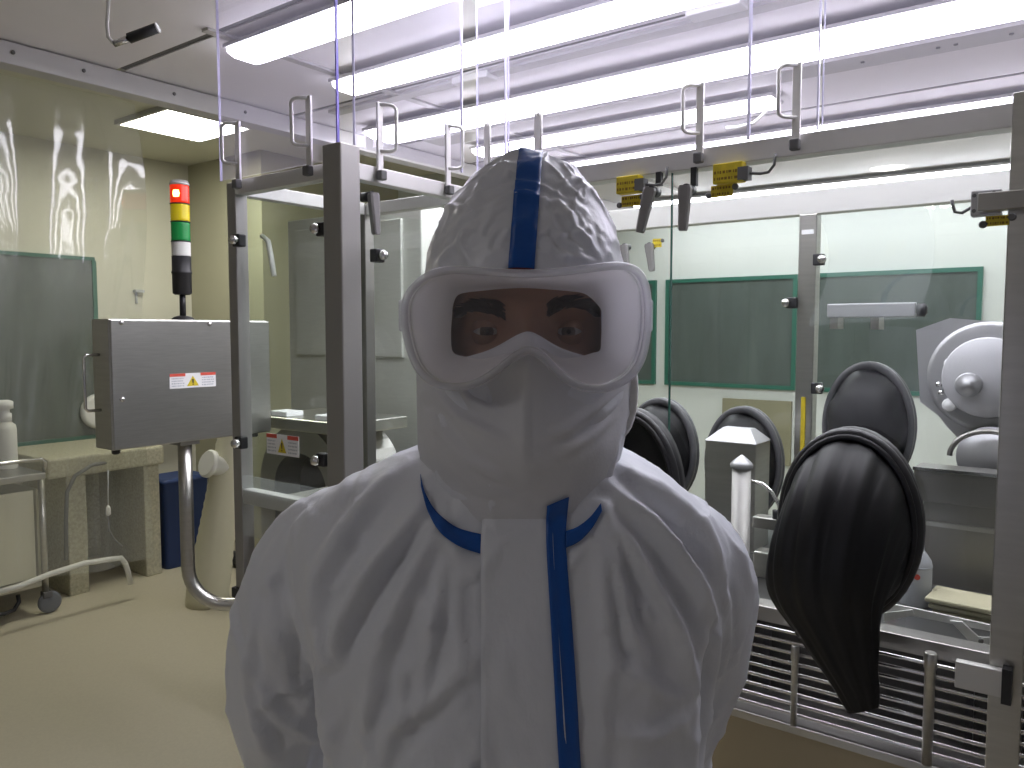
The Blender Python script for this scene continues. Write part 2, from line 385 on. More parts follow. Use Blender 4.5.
# door levers: black pivot, grey tapering handle
def lever(pv, dr, tip_dx, ln, par, wd=.0105):
    """pv pivot point, dr outward dir, lever hangs down with sideways shift"""
    pv, dr = Vector(pv), Vector(dr)
    side = Vector((0,0,1)).cross(dr).normalized()
    q = pv + dr*.022
    h = MB()
    a = q + Vector((0,0,.006)); b = q + side*tip_dx - Vector((0,0,ln))
    ax = (b-a).normalized(); sd = dr.cross(ax).normalized()
    rs = []
    for k, (f, wv) in enumerate(((0,1.0),(.06,1.25),(.2,1.2),(.6,.95),(.95,.8),(1,.6))):
        c = a.lerp(b, f); rs.append([c+sd*wd*wv*sx+dr*.007*sy for sx, sy in ((-1,-.7),(-.6,-1),(.6,-1),(1,-.7),(1,.7),(.6,1),(-.6,1),(-1,.7))])
    h.rings(rs, smooth=False)
    o = h.build('lever_handle', m_lever, par)
    MB().cyl(pv-dr*.01, pv+dr*.02, .010, 16).build('pivot', m_blackp, o)
    return o
L1 = onY(655, 192, YF); lever((L1.x, YF, L1.z), (0,-1,0), -.022, .083, d1)
L2 = onY(690, 190, YF); lever((L2.x, YF, L2.z), (0,-1,0), -.004, .082, d2)
for px in (659, 694):
    q = onY(px, 186, YF); MB().bx(q.x-.006, q.x+.006, YF-.004, YF+.006, q.z, 1.982).build('lever_hanger', m_blackp, iso)
# levers of the rear doors, hanging from the rear rail
for px, py, ln in ((627, 247, 42), (652, 246, 50)):
    q = onY(px, py, YR); lever((q.x, YR, q.z), (0,-1,0), .012, ln*2.5/FPX*.5, iso, .011)
# interlock switches with yellow tags under the front rail
def text_bars(mb, o, u, v, w_, h, rows, dens=.75, seed=1):
    rnd = random.Random(seed); o, u, v = Vector(o), Vector(u), Vector(v); n = u.cross(v).normalized()
    for r in range(rows):
        y = h*(1-(r+.5)/rows); hh = h/rows*.24; x = w_*.06
        while x < w_*.92:
            l = w_*(.03+.08*rnd.random())
            if x+l > w_*.95: break
            h2 = hh*(.55+.45*rnd.random()); a = [o+u*x+v*(y-h2), o+u*(x+l)+v*(y-h2), o+u*(x+l)+v*(y+hh), o+u*x+v*(y+hh)]
            mb.add([p+n*.0004 for p in a], [(0,1,2,3)]); x += l+w_*(.015+.05*rnd.random())
def ytag(q, wd, ht, par, y, seed):
    o = MB().bx(q.x-wd/2, q.x+wd/2, y-.002, y, q.z-ht/2, q.z+ht/2).build('yellow_tag', m_yellow, par)
    mb = MB(); text_bars(mb, (q.x-wd/2, y-.002, q.z-ht/2), (1,0,0), (0,0,1), wd, ht, 2, seed=seed); mb.build('print', m_tagink, o)
    for sx, sz in ((-1,-.6),(1,.5)):
        MB().lathe([(.006,0),(.006,.004),(.004,.006)], (q.x+sx*wd*.60, y, q.z+sz*ht*.5), (0,-1,0), 12).build('screw', m_gasket, o)
for i, (a, b, cc) in enumerate((((627,186),(631,201),.052), ((727,175),(722,191),.058))):
    q = onY(*a, YF-.02); sw = MB().bx(q.x-cc/2, q.x+cc/2, YF-.02, YF+.004, q.z-.014, 1.979).build('interlock_switch', m_yellow, iso, bevel=.002)
    mb = MB(); text_bars(mb, (q.x-cc/2, YF-.0203, q.z-.012), (1,0,0), (0,0,1), cc, .024, 2, seed=11+i); mb.build('print', m_tagink, sw)
    MB().bx(q.x+cc/2-.008, q.x+cc/2+.012, YF-.022, YF, q.z-.012, q.z+.012).build('connector', m_gasket, sw)
    q2 = onY(*b, YF-.002); ytag(q2, .044, .022, iso, YF-.001, 5+i)
    s = Vector((q.x+cc/2+.012, YF-.01, q.z)); dxx = .05
    MB().tube([s, s+Vector((.02,0,-.003)), s+Vector((.035,0,-.002)), s+Vector((.045,0,.01)), s+Vector((.047,0,.03))], .0028, 8).build('switch_cable', m_gasket, sw)
q = onY(657, 243, YR-.003); ytag(q, .030, .026, iso, YR-.001, 9)
# door drive block at top right
q0, q1 = onY(971, 191, YF-.02), onY(1001, 214, YF-.02)
db = MB().bx(q0.x, q1.x, YF-.02, YF+.004, q1.z, q0.z).build('drive_block', m_alu, iso, bevel=.002)
MB().bx(q1.x-.03, .05, YF-.045, YF-.02, q1.z+.004, q0.z-.008).build('drive_arm', m_steeld, db, bevel=.002)
for u, v in ((.12,.2),(.12,.8),(.75,.85)): MB().lathe([(.003,0),(.003,.002)], (q0.x+(q1.x-q0.x)*u, YF-.02, q1.z+(q0.z-q1.z)*v), (0,-1,0), 10).build('screw', m_gasket, db)
q = onY(952, 204, YF); MB().tube([onY(972,207,YF-.01), onY(962,213,YF-.01), onY(955,212,YF-.01), onY(953,206,YF-.01), onY(952,200,YF-.01)], .0026, 8).build('switch_cable', m_gasket, db)
q = onY(997, 220, YF-.02); ytag(q, .033, .016, iso, YF-.01, 21)
# black clamps with silver knobs
def clamp(p, dr, par, s=1.0, side=0):
    p, dr = Vector(p), Vector(dr); sd = Vector((0,0,1)).cross(dr)
    c = MB(); R = Matrix((sd, dr, Vector((0,0,1)))).transposed()
    c.obx(p+dr*.010, .013*s, .010, .014*s, R)
    o = c.build('clamp', m_blackp, par, bevel=.003)
    MB().lathe([(.004,0),(.010*s,.002),(.0105*s,.010),(.008*s,.015),(.0,.016)], p+dr*.02+sd*side, dr, 18).build('knob', m_steelb, o)
for px, py, sd in ((820,260,.012), (793,303,-.012), (818,388,.012)):
    q = onY(px, py, YR-.005); clamp(q, (0,-1,0), iso, 1.1, sd)
# small plate and yellow strip on the rear post
q = onY(808, 232, YR-.005); MB().bx(q.x-.016, q.x+.016, YR-.008, YR-.005, q.z-.006, q.z+.006).build('post_plate', m_labelw, iso)
q0, q1 = onY(801.5, 397, YR-.006), onY(805, 465, YR-.006); MB().bx(q0.x, q0.x+.012, YR-.009, YR-.006, q1.z, q0.z).build('yellow_strip', m_yellow, iso)
# horizontal bar inside the rear right pane
q0, q1 = onY(828, 304, YR-.05), onY(916, 317, YR-.05)
br = MB().bx(q0.x, q1.x, YR-.06, YR-.04, q1.z, q0.z).build('push_bar', m_alu, iso, bevel=.003)
for px in (834, 875):
    q = onY(px, 312, YR-.05); MB().bx(q.x-.010, q.x+.010, YR-.05, YR+.012, q.z-.045, q.z).build('bar_bracket', m_steeld, br)
q = onY(922, 310, YR-.05); MB().lathe([(.006,-.012),(.016,-.01),(.017,.006),(.008,.012)], (q.x, YR-.05, q.z), (1,0,0), 16).build('bar_knob', m_blackp, br)

# ================================================================== GLASS ANNEX (transfer lock)
XA, XC, YA = -1.59, -1.228, 1.08
an = thing('transfer_lock', (XA/2+XC/2, 1.28, 1.03), 'narrow glass walled transfer lock with steel posts projecting left of the person', 'transfer lock')
MB().bx(XC-.028, XC+.026, YA-.025, YA+.027, 1.03, 2.03).build('post', m_post, an, bevel=.003)
MB().bx(XA-.012, XA+.020, YA-.012, YA+.020, 1.06, 1.995).build('post', m_post, an, bevel=.002)
MB().bx(XA-.012, XA+.020, YF-.02, YF+.012, 1.06, 1.995).build('post', m_steeld, an, bevel=.002)
MB().bx(XC-.02, XC+.012, YF-.02, YF+.012, 1.06, 1.995).build('post', m_post, an, bevel=.002)
MB().bx(XA+.020, XC-.028, YA-.012, YA+.018, 1.967, 1.998).build('top_rail', m_rail, an, bevel=.002)
MB().bx(XA-.010, XA+.020, YA+.02, YF-.02, 1.967, 1.998).build('top_rail', m_rail, an, bevel=.002)
MB().bx(XC-.014, XC+.014, YA+.027, YF-.02, 1.967, 2.0).build('top_rail', m_rail, an, bevel=.002)
MB().bx(XA+.020, XC-.02, YF-.016, YF+.010, 1.967, 1.998).build('top_rail', m_rail, an, bevel=.002)
MB().bx(XA+.020, XC-.028, YA-.010, YA+.016, 1.262, 1.296).build('lower_rail', m_rail, an, bevel=.002)
MB().bx(XA-.02, XA+.06, YA-.02, YA+.03, 1.035, 1.06).build('foot_clip', m_blackp, an, bevel=.003)
MB().bx(XA+.020, XC-.02, YA+.03, YF-.02, 1.25, 1.262).build('shelf', m_steeld, an)
pn = MB().bx(XA+.020, XC-.028, YA+.0, YA+.006, 1.296, 1.967).build('front_pane', m_glass, an)
pr = MB().bx(XC-.003, XC+.003, YA+.027, YF-.02, 1.27, 1.967).build('side_pane', m_glass, an)
MB().bx(XA+.001, XA+.007, YA+.02, YF-.02, 1.27, 1.967).build('side_pane', m_glass, an)
MB().bx(XC-.0045, XC+.0045, YA+.0275, YA+.0325, 1.27, 1.967).build('glass_edge', m_glassg, pr)
for x0, x1 in ((XC-.0305, XC-.0285),): MB().bx(x0, x1, YA-.001, YA+.007, 1.296, 1.967).build('glass_edge', m_glassg, pn)
for px, py, sd in ((243,241,.004), (327,230,-.004), (245,442,.004), (327,459,-.004)):
    q = onY(px, py, YA-.004); clamp((q.x, YA-.004, q.z), (0,-1,0), an, 1.0, sd)
q = onX(374, 256, XC+.004); clamp((XC+.004, q.y, q.z), (1,0,0), an, 1.0, .0)
q = onX(366, 197, XC+.004); lever((XC+.004, q.y, q.z), (1,0,0), .006, .078, pr)
# clear skirt below the rail
MB().bx(XA+.025, XC-.03, YA-.014, YA-.0115, 1.19, 1.33).build('clear_skirt', m_film, an)
def warning_label(o, u, v, wd, ht, par, name='warning_label', parent_is_label=True):
    o, u, v = Vector(o), Vector(u).normalized(), Vector(v).normalized(); n = u.cross(v).normalized()
    lb = MB().prism([(0,0),(wd,0),(wd,ht),(0,ht)], o, u, v, n*.0012).build(name, m_labelw, par)
    e = n*.0014
    r = MB()
    for x0, x1 in ((.0,.33),(.66,1.0)): MB().prism([(x0*wd,ht*.80),(x1*wd,ht*.80),(x1*wd,ht),(x0*wd,ht)], o+e, u, v, n*.0003).build('red_header', m_red, lb)
    tr = MB().prism([(wd*.36,ht*.12),(wd*.62,ht*.12),(wd*.49,ht*.82)], o+e, u, v, n*.0003).build('hazard_triangle', m_yellow, lb)
    e2 = n*.002
    k = MB(); k.prism([(wd*.478,ht*.32),(wd*.502,ht*.32),(wd*.508,ht*.60),(wd*.472,ht*.60)], o+e2, u, v, n*.0002)
    k.prism([(wd*.477,ht*.20),(wd*.503,ht*.20),(wd*.503,ht*.27),(wd*.477,ht*.27)], o+e2, u, v, n*.0002); k.build('exclamation_mark', m_black, tr)
    ink = MB()
    text_bars(ink, o+e+u*wd*.02+v*ht*.08, u, v, wd*.30, ht*.66, 4, seed=3); text_bars(ink, o+e+u*wd*.67+v*ht*.08, u, v, wd*.30, ht*.66, 4, seed=4)
    ink.build('print', m_ink, lb)
    return lb
a, b, c_ = onY(267, 453, YA-.002), onY(299, 457, YA-.002), onY(267, 433, YA-.002)
warning_label((a.x, YA-.001, a.z), (1,0,0), (0,0,1), b.x-a.x, c_.z-a.z, an)

# ================================================================== CLEAR SHEETS above the rails
def sheet(p0, p1, z0, lb, e0=m_pedgew, e1=m_pedge):
    p0, p1 = Vector((*p0, 0)), Vector((*p1, 0)); d = (p1-p0).normalized(); n = Vector((-d.y, d.x, 0)); th = .005
    t = thing('clear_sheet', ((p0.x+p1.x)/2, (p0.y+p1.y)/2, z0), lb, 'clear sheet', 'clear sheets above the rails')
    ln = (p1-p0).length; z1 = ZC-.02
    MB().prism([(0,z0),(ln,z0),(ln,z1),(0,z1)], p0, d, (0,0,1), n*th).build('sheet', m_panel, t)
    MB().prism([(-.0015,z0),(0,z0),(0,z1),(-.0015,z1)], p0-n*.0005, d, (0,0,1), n*(th+.001)).build('sheet_edge', e0, t)
    MB().prism([(ln,z0),(ln+.003,z0),(ln+.003,z1),(ln,z1)], p0-n*.0005, d, (0,0,1), n*(th+.001)).build('sheet_edge', e1, t)
sheet((XA-.022, YA-.02), (XC+.010, YA-.02), 2.0, 'clear sheet with violet edge above the front of the glass annex', m_pedgew, m_pedge)
sheet((XC+.004, YA+.035), (XC+.004, YF-.03), 2.035, 'clear sheet on the side of the glass annex, seen edge on beside the violet corner', m_pedgew, m_pedgew)
sheet((-1.20, YF-.004), (-1.118, YF-.004), 2.02, 'narrow clear sheet right above the top of the white hood', m_pedgew, m_pedgew)
sheet((-1.108, YF-.004), (-.545, YF-.004), 2.02, 'wide clear sheet above the front rail behind and right of the hood', m_pedgew, m_pedgew)
sheet((-.540, YF-.004), (-.418, YF-.004), 2.02, 'short clear sheet above the front rail beside the rightmost handle', m_pedgew, m_pedgew)
sheet((-.408, YF-.004), (.60, YF-.004), 2.02, 'clear sheet above the front rail at the far right of the photo', m_pedgew, m_pedgew)
# ================================================================== GRAB HANDLES that clamp the sheets to the rail
hl = ['first steel handle from the left, on the left end of the glass annex rail', 'steel handle on the annex rail just left of the corner post', 'steel handle on the annex side rail right of the corner post',
      'steel handle at the left edge of the white hood, on the annex side rail', 'small steel handle just above the left slope of the hood', 'steel handle above the right slope of the hood top, by the blue tape',
      'steel handle above the two grey door levers', 'rightmost steel handle, standing tall above the second yellow tag']
spec = [('A',240,186,.142),('A',311,172,.155),('B',379,173,.155),('B',447,188,.155),('C',488,203,.155),('C',538,196,.155),('C',700,163,.150),('C',796,152,.152)]
for (pl, px, py, ht), lb in zip(spec, hl):
    if pl == 'A': q = onY(px, py, YA-.026); dr = Vector((0,-1,0)); sd = Vector((-1,0,0)); base = Vector((q.x, YA-.026, 1.976))
    elif pl == 'B': q = onX(px, py, XC+.016); dr = Vector((1,0,0)); sd = Vector((0,1,0)); base = Vector((XC+.016, q.y, 1.976))
    else: q = onY(px, py, YF-.006); dr = Vector((0,-1,0)); sd = Vector((-1,0,0)) if px > 600 else Vector((1,0,0)); base = Vector((q.x, YF-.006, 1.99))
    t = thing('grab_handle', base, lb, 'handle', 'steel handles clamping the clear sheets')
    up = Vector((0,0,1)); R = Matrix((sd, dr, up)).transposed()
    MB().obx(base+dr*.003+up*ht*.5, .0075, .003, ht*.5, R).build('bracket', m_handle, t, bevel=.001)
    h0, h1 = base+up*ht*.36+dr*.004, base+up*ht*.97+dr*.004; o1 = (sd*.75+dr*.66).normalized()*.034
    rad = .012; path = [h1, h1+o1*.55]
    for k in range(1, 6):
        a = k/5*PI/2; path.append(h1+o1*(.55+.45*math.sin(a)) - up*rad*(1-math.cos(a)))
    for k in range(1, 6):
        a = k/5*PI/2; path.append(h0+o1*(.55+.45*math.cos(a)) + up*rad*(1-math.sin(a)))
    path.append(h0)
    MB().tube(path, .0038, 10).build('handle', m_handle, t)
    MB().obx(base+dr*.008+up*.006, .009, .008, .010, R).build('foot_screw', m_gasket, t, bevel=.003)

# ================================================================== GLOVE PORTS
def oval(c, rx, rz, n=40, y=0): return [Vector((c[0]+rx*math.cos(2*PI*k/n), c[1]+y, c[2]+rz*math.sin(2*PI*k/n))) for k in range(n)]
def port(c, rx, rz, lb, dirn, ringm=m_blackp, cloth='in'):
    """dirn -1: collar faces the camera side; the collar belongs to the isolator, the glove in it is a thing"""
    rs = [oval(c, rx*f, rz*f, y=dirn*yy) for f, yy in ((1.02,-.012),(1.06,-.010),(1.06,.006),(1.0,.018),(.93,.018),(.93,-.012))]
    col = MB().rings(rs, loop=True).build('glove_port', m_blackp if ringm is not None else m_ringgrey, iso)
    MB().tube(oval(c, rx, rz, y=dirn*.020), .009, 10, closed=True).build('port_ring', m_ringgrey if ringm is None else ringm, col)
    t = thing('isolator_glove', c, lb, 'glove', 'black isolator gloves in oval ports')
    MB().tube(oval(c, rx*.955, rz*.965, y=dirn*.029), .0055, 10, closed=True).build('cuff_ring', m_rubber, t)
    if cloth == 'in':     # sleeve pushed inward, a dark wrinkled bag
        rs = []
        for k, (f, yy, dz) in enumerate(((.92,.02,0),(.90,-.03,0),(.80,-.07,-.005),(.6,-.10,-.012),(.3,-.115,-.02),(.02,-.12,-.022))):
            rs.append([Vector((c[0]+rx*f*math.cos(a)*(1+.05*math.sin(a*9+k)*(k>0)), c[1]+dirn*yy, c[2]+dz+rz*f*math.sin(a)*(1+.05*math.sin(a*7+k)*(k>0)))) for a in [2*PI*j/56 for j in range(56)]])
        MB().rings(rs, caps=False).build('sleeve', m_glovecloth, t)
    return t
pa = port((-.341, YF-.006, 1.318), .113, .163, 'long black glove hanging down outside the glass from the right port', -1, cloth='')
# hanging sleeve and glove of that port
secs = [ # centre x,y,z, half width, half depth, tilt
 (-.341, YF-.02, 1.318, .107, .156, 0), (-.342, YF-.045, 1.309, .105, .147, 8), (-.345, YF-.075, 1.287, .101, .130, 20), (-.352, YF-.098, 1.253, .099, .100, 38),
 (-.357, YF-.110, 1.216, .094, .066, 60), (-.353, YF-.110, 1.184, .086, .044, 78), (-.337, YF-.106, 1.144, .070, .034, 86), (-.320, YF-.103, 1.100, .052, .026, 90), (-.304, YF-.101, 1.063, .039, .019, 90), (-.294, YF-.100, 1.034, .029, .012, 90), (-.290, YF-.100, 1.024, .024, .008, 90)]
# interpolate
def interp(secs, n):
    A = np.array(secs, float); t0 = np.linspace(0, len(secs)-1, n); out = []
    for t in t0:
        i = min(int(t), len(secs)-2); f = t-i
        p0 = A[max(i-1,0)]; p1 = A[i]; p2 = A[i+1]; p3 = A[min(i+2,len(secs)-1)]
        out.append(.5*((2*p1)+(-p0+p2)*f+(2*p0-5*p1+4*p2-p3)*f*f+(-p0+3*p1-3*p2+p3)*f**3))
    return out
rs = []
for k, s in enumerate(interp(secs, 60)):
    x, y, z, a, b, tl = s; tl = math.radians(tl); wv = Vector((0, math.sin(tl)*-1, math.cos(tl))); g = k/59
    ring = []
    for j in range(84):
        th = 2*PI*j/84
        fold = 1 + (.055*math.sin(th*11+1.5*math.sin(g*5)) + .03*math.sin(th*23+g*6))*min(1, g*4)*(1-.3*g)
        sq = 1.0
        ring.append(Vector((x,y,z + .5*a*math.cos(th)*g**5)) + Vector((1,0,0))*a*math.cos(th)*(.5+.5*fold) + wv*b*math.sin(th)*fold)
    rs.append(ring)
MB().rings(rs).build('sleeve', m_glovecloth, pa)
port((-.780, YF-.006, 1.327), .113, .163, 'black glove tucked into the port just right of the mask, partly behind the shoulder', -1)
port((-1.085, YR, 1.283), .113, .160, 'black glove in the rear pane port just behind the dark port beside the mask', 1, ringm=None)
port((-.820, YR, 1.272), .108, .160, 'black glove in the rear pane port that frames the small steel box', 1, ringm=None)
port((-.482, YR, 1.405), .108, .165, 'black glove in the grey ringed rear port, above and behind the hanging black glove', 1, ringm=None)
# ================================================================== THINGS INSIDE THE ISOLATOR
# pillar with pointed cap
q = onY(741, 500, 1.76)
t = thing('steel_pillar', (q.x, 1.76, 1.09), 'slim steel pillar with a pointed cap standing inside the glass right of the shoulder', 'pillar')
MB().lathe([(.032,0),(.032,.008),(.0215,.012),(.0215,.255)], (q.x,1.76,1.09), (0,0,1), 28).build('shaft', m_post, t)
MB().lathe([(.025,.255),(.026,.262),(.022,.268),(.006,.282),(.001,.285)], (q.x,1.76,1.09), (0,0,1), 28).build('cap', m_alu, t)
# bent tube and valve beside it
t = thing('bent_tube', (q.x+.05,1.80,1.09), 'bent thin steel tube with a valve block beside the pointed pillar', 'tube')
MB().tube([onY(752,481,1.80), onY(763,484,1.80), onY(772,492,1.80), onY(779,505,1.80), onY(781,525,1.80), (onY(781,525,1.80).x, 1.80, 1.09)], .0045, 10).build('tube', m_steelb, t)
a = onY(770, 522, 1.80); MB().bx(a.x-.035, a.x+.02, 1.78, 1.82, a.z-.014, a.z+.012).build('valve_block', m_steeld, t, bevel=.003)
MB().bx(a.x-.03, a.x+.03, 1.775, 1.825, 1.09, 1.15).build('valve_foot', m_steel, t, bevel=.004)
a = onY(775, 515, 1.79); MB().cyl((a.x, 1.79, a.z-.01), (a.x, 1.79, a.z+.012), .006, 12).build('valve_knob', m_blackp, t)
# steel box with hip roof
a = onY(738, 432, 2.02)
t = thing('steel_box', (a.x, 2.02, 1.09), 'steel box with a sloped lid seen in the rear glove port right of the shoulder', 'box')
cx, cy, hw, hd = a.x, 2.02, .068, .055
zt = 1.372
MB().bx(cx-hw, cx+hw, cy-hd, cy+hd, 1.09, zt).build('body', m_steel, t, bevel=.003)
MB().rings([[(cx-hw*1.02,cy-hd*1.02,zt),(cx+hw*1.02,cy-hd*1.02,zt),(cx+hw*1.02,cy+hd*1.02,zt),(cx-hw*1.02,cy+hd*1.02,zt)], [(cx-hw*.55,cy-hd*.2,zt+.032),(cx+hw*.55,cy-hd*.2,zt+.032),(cx+hw*.55,cy+hd*.4,zt+.032),(cx-hw*.55,cy+hd*.4,zt+.032)]], smooth=False).build('lid', m_alu, t)
# hopper box at right
a = onY(914, 467, 1.95); b = onY(914, 500, 1.95)
t = thing('hopper_box', (-.1, 2.0, 1.09), 'wide steel hopper box with a bright top edge at lower right behind the glass', 'box')
MB().bx(a.x, .25, 1.95, 2.03, b.z, a.z).build('tray', m_steeld, t, bevel=.002)
MB().bx(a.x-.002, .25, 1.946, 1.952, a.z-.006, a.z+.001).build('rim', m_steelb, t)
MB().bx(a.x+.02, .25, 1.965, 2.02, 1.09, b.z).build('body', m_steeld, t)
MB().bx(a.x+.005, .25, 1.955, 2.025, b.z-.055, b.z-.045).build('shelf', m_steel, t)
# rotary feeder: big pale disc, arm plate, knobs
c = onY(986, 378, 2.06)
t = thing('rotary_feeder', (c.x, 2.1, 1.40), 'pale round feeder disc with knobs on a grey arm, at the right edge behind glass', 'feeder')
MB().lathe([(.128,0),(.128,.016),(.118,.020),(.100,.020)], (c.x, 2.13, c.z), (0,-1,0), 48).build('ring', m_alu, t)
MB().lathe([(.0,.0),(.090,.0),(.092,.03),(.088,.036),(.0,.038)], (c.x, 2.11, c.z), (0,-1,0), 48).build('disc', m_disc, t)
p = onY(968, 385, 2.06); MB().lathe([(.028,0),(.028,.012),(.024,.014),(.010,.015),(.010,.024),(0,.024)], (p.x, 2.075, p.z), (0,-1,0), 28).build('hub', m_alu, t)
poly = [onY(x, y, 2.14) for x, y in ((916,330),(950,318),(1000,322),(1015,420),(960,440),(948,428),(938,415),(920,402))]
MB().prism([(q.x, q.z) for q in poly], (0,2.14,0), (1,0,0), (0,0,1), (0,.012,0)).build('arm_plate', m_alu, t)
for x, y in ((951,364),(949,405)):
    p = onY(x, y, 2.08); MB().lathe([(.010,-.04),(.010,0),(.0155,.002),(.0155,.018),(.012,.022),(0,.023)], (p.x, 2.10, p.z), (0,-1,0), 22).build('knob', m_labelw, t)
p = onY(946, 387, 2.08)
st = MB().cyl((p.x,2.14,p.z), (p.x,2.08,p.z), .010, 16).build('star_knob', m_steelb, t)
for k in range(5):
    an_ = 2*PI*k/5+.3; MB().lathe([(.0,-.007),(.006,-.004),(.007,0),(.006,.004),(0,.007)], (p.x+.017*math.cos(an_), 2.085, p.z+.017*math.sin(an_)), (0,-1,0), 12).build('lobe', m_steelb, st)
p = onY(990, 450, 2.06)
MB().tube([(p.x+.08*math.cos(a_)*1.0, 2.06, p.z-.02+.062*math.sin(a_)) for a_ in [PI*k/16 for k in range(17)]], .006, 10).build('guard_hoop', m_steeld, t)
MB().lathe([(.07,0),(.07,.02),(0,.022)], (p.x, 2.10, p.z-.02), (0,-1,0), 32).build('lower_disc', m_alu, t)
MB().bx(c.x-.03, c.x+.10, 2.135, 2.19, 1.09, c.z).build('stand', m_steeld, t)
# link bracket on the sill
yb = 1.60
def poly_px(pts, y): return [((q.x), q.z) for q in [onY(a, b, y) for a, b in pts]]
t = thing('link_bracket', (-.28, yb, 1.12), 'pale zigzag metal link bracket lying low behind the glass right of the black glove', 'bracket')
def flat_bar(pts, y, hw):
    return MB().tube([Vector((q.x, y, q.z)) for q in [onY(a, b, y) for a, b in pts]], hw, 8)
MB().prism(poly_px(((884,603),(912,608),(994,626),(994,632),(958,625),(912,616),(884,612)), yb), (0,yb,0), (1,0,0), (0,0,1), (0,.006,0)).build('long_bar', m_handle, t)
MB().prism(poly_px(((950,621),(962,622),(978,637),(994,638),(994,645),(974,645),(966,638)), yb-.008), (0,yb-.008,0), (1,0,0), (0,0,1), (0,.006,0)).build('crank_bar', m_handle, t)
MB().prism(poly_px(((884,613),(912,610),(914,615),(884,622)), yb-.008), (0,yb-.008,0), (1,0,0), (0,0,1), (0,.006,0)).build('short_bar', m_handle, t)
q = onY(981, 641, yb-.01); MB().cyl((q.x, yb-.014, q.z), (q.x, yb, q.z), .004, 12).build('pin', m_gasket, t)
q = onY(981, 652, yb-.004); MB().cyl((q.x, yb, 1.09), (q.x, yb, q.z+.01), .006, 12).build('stand', m_steel, t)
# spray bottle
q = onY(915, 590, 1.80); zb = 1.09
t = thing('spray_bottle', (q.x, 1.80, zb), 'white bottle with a grey collar standing right of the black glove', 'bottle')
MB().lathe([(.0,0),(.030,.0),(.031,.004),(.031,.085),(.029,.094),(.020,.108),(.015,.115),(.015,.125),(0,.125)], (q.x,1.80,zb), (0,0,1), 28).build('body', m_bottle, t)
MB().lathe([(.0315,.0),(.0315,.004)], (q.x,1.80,zb+.080), (0,0,1), 28).build('collar', m_ink, t)
MB().lathe([(.014,.0),(.013,.03),(.006,.045),(.005,.07),(0,.07)], (q.x,1.80,zb+.125), (0,0,1), 20).build('nozzle', m_ink, t)
MB().lathe([(.006,0),(.006,.0006)], (q.x+.008, 1.80-.0308, zb+.065), (0,-1,0), 14).build('red_dot', m_red, t)
q = onY(897, 588, 1.82); tag(MB().lathe([(.008,0),(.008,.05),(.005,.055),(0,.056)], (q.x-.004,1.80,1.09), (0,0,1), 16).build('orange_cap_vial', mat('vial_orange', (.55,.09,.02), .45)), 'small orange vial between white bottle and black glove', 'vial')
# stacked yellowish folders
for i in range(3):
    a = onY(924, 583+i*7, 1.75); z = 1.092+ (2-i)*.0125
    o = MB().obx((a.x+.075, 1.78+.006*i, z+.005), .068-.004*i, .05, .0048, Matrix.Rotation(math.radians(-4+3*i), 3, 'Z')).build('folded_wipe', m_wipe, bevel=.003)
    tag(o, ['topmost', 'middle', 'lowest'][i]+' of three yellowish folded wipes stacked right of the white bottle', 'wipe', 'stack of folded wipes')
# clear bag behind the rear right pane bar
vs = []; fs = []; nu, nv = 30, 30
for j in range(nv+1):
    for i in range(nu+1):
        u, v = i/nu, j/nv
        q = onY(818+u*108+10*math.sin(v*4), 214+v*112-8*u, 2.12)
        vs.append((q.x, 2.12+.012*math.sin(u*9+v*4)+.008*math.sin(v*11+u*6), q.z))
for j in range(nv):
    for i in range(nu):
        a = j*(nu+1)+i; fs.append((a, a+1, a+nu+2, a+nu+1))
tag(MB().add(vs, fs, True).build('clear_bag', m_film), 'crinkled clear plastic bag hanging inside the right rear pane', 'bag')

# ================================================================== CONTROL CABINET on its bent pole
XB = -2.45; y0, y1 = 1.215, 1.80; z0, z1 = 1.285, 1.698
cab = thing('control_cabinet', (-2.52, 1.5, .7), 'stainless control cabinet on a bent steel pole, left of the glass annex', 'cabinet')
MB().bx(XB-.12, XB-.012, y0, y1, z0, z1).build('body', m_steel, cab, bevel=.004)
dr = MB().bx(XB-.012, XB, y0+.002, y1-.002, z0+.003, z1-.003).build('door', m_steelh, cab, bevel=.003)
for yy, zz in ((y0+.035, z1-.012), (y0+.34, z1-.014), (y0+.03, z0+.16)):
    MB().lathe([(.008,0),(.008,.004),(.005,.006),(0,.006)], (XB, yy, zz), (1,0,0), 14).build('latch', m_steelb, dr)
a, b, c_ = onX(170, 389, XB+.002), onX(216, 388, XB+.002), onX(170, 374, XB+.002)
warning_label((XB+.0005, a.y, a.z), (0,1,0), (0,0,1), b.y-a.y, c_.z-a.z, dr)
hx = XB-.075
MB().tube([(hx, y0+.004, 1.585), (hx, y0-.04, 1.585), (hx, y0-.048, 1.577), (hx, y0-.048, 1.418), (hx, y0-.04, 1.41), (hx, y0+.004, 1.41)], .005, 10).build('handle', m_steelb, cab)
for yy in (y0+.03, y1-.04): MB().lathe([(.013,0),(.013,.014),(.008,.018),(0,.018)], (XB-.05, yy, z0), (0,0,-1), 16).build('foot', m_blackp, cab)
pc = onX(185, 455, XB-.05); px_, py_ = pc.x, pc.y
MB().bx(px_-.035, px_+.035, py_-.035, py_+.035, z0-.012, z0+.001).build('flange', m_steeld, cab)
R_ = Vector((math.cos(YAW), math.sin(YAW), 0)); zb = .71; rb_ = .13
path = [Vector((px_, py_, z0-.01)), Vector((px_, py_, zb+rb_+.2)), Vector((px_, py_, zb+rb_))]
for k in range(1, 9):
    a_ = k/8*PI/2; path.append(Vector((px_, py_, zb+rb_)) + R_*rb_*(1-math.cos(a_)) - Vector((0,0,1))*rb_*math.sin(a_))
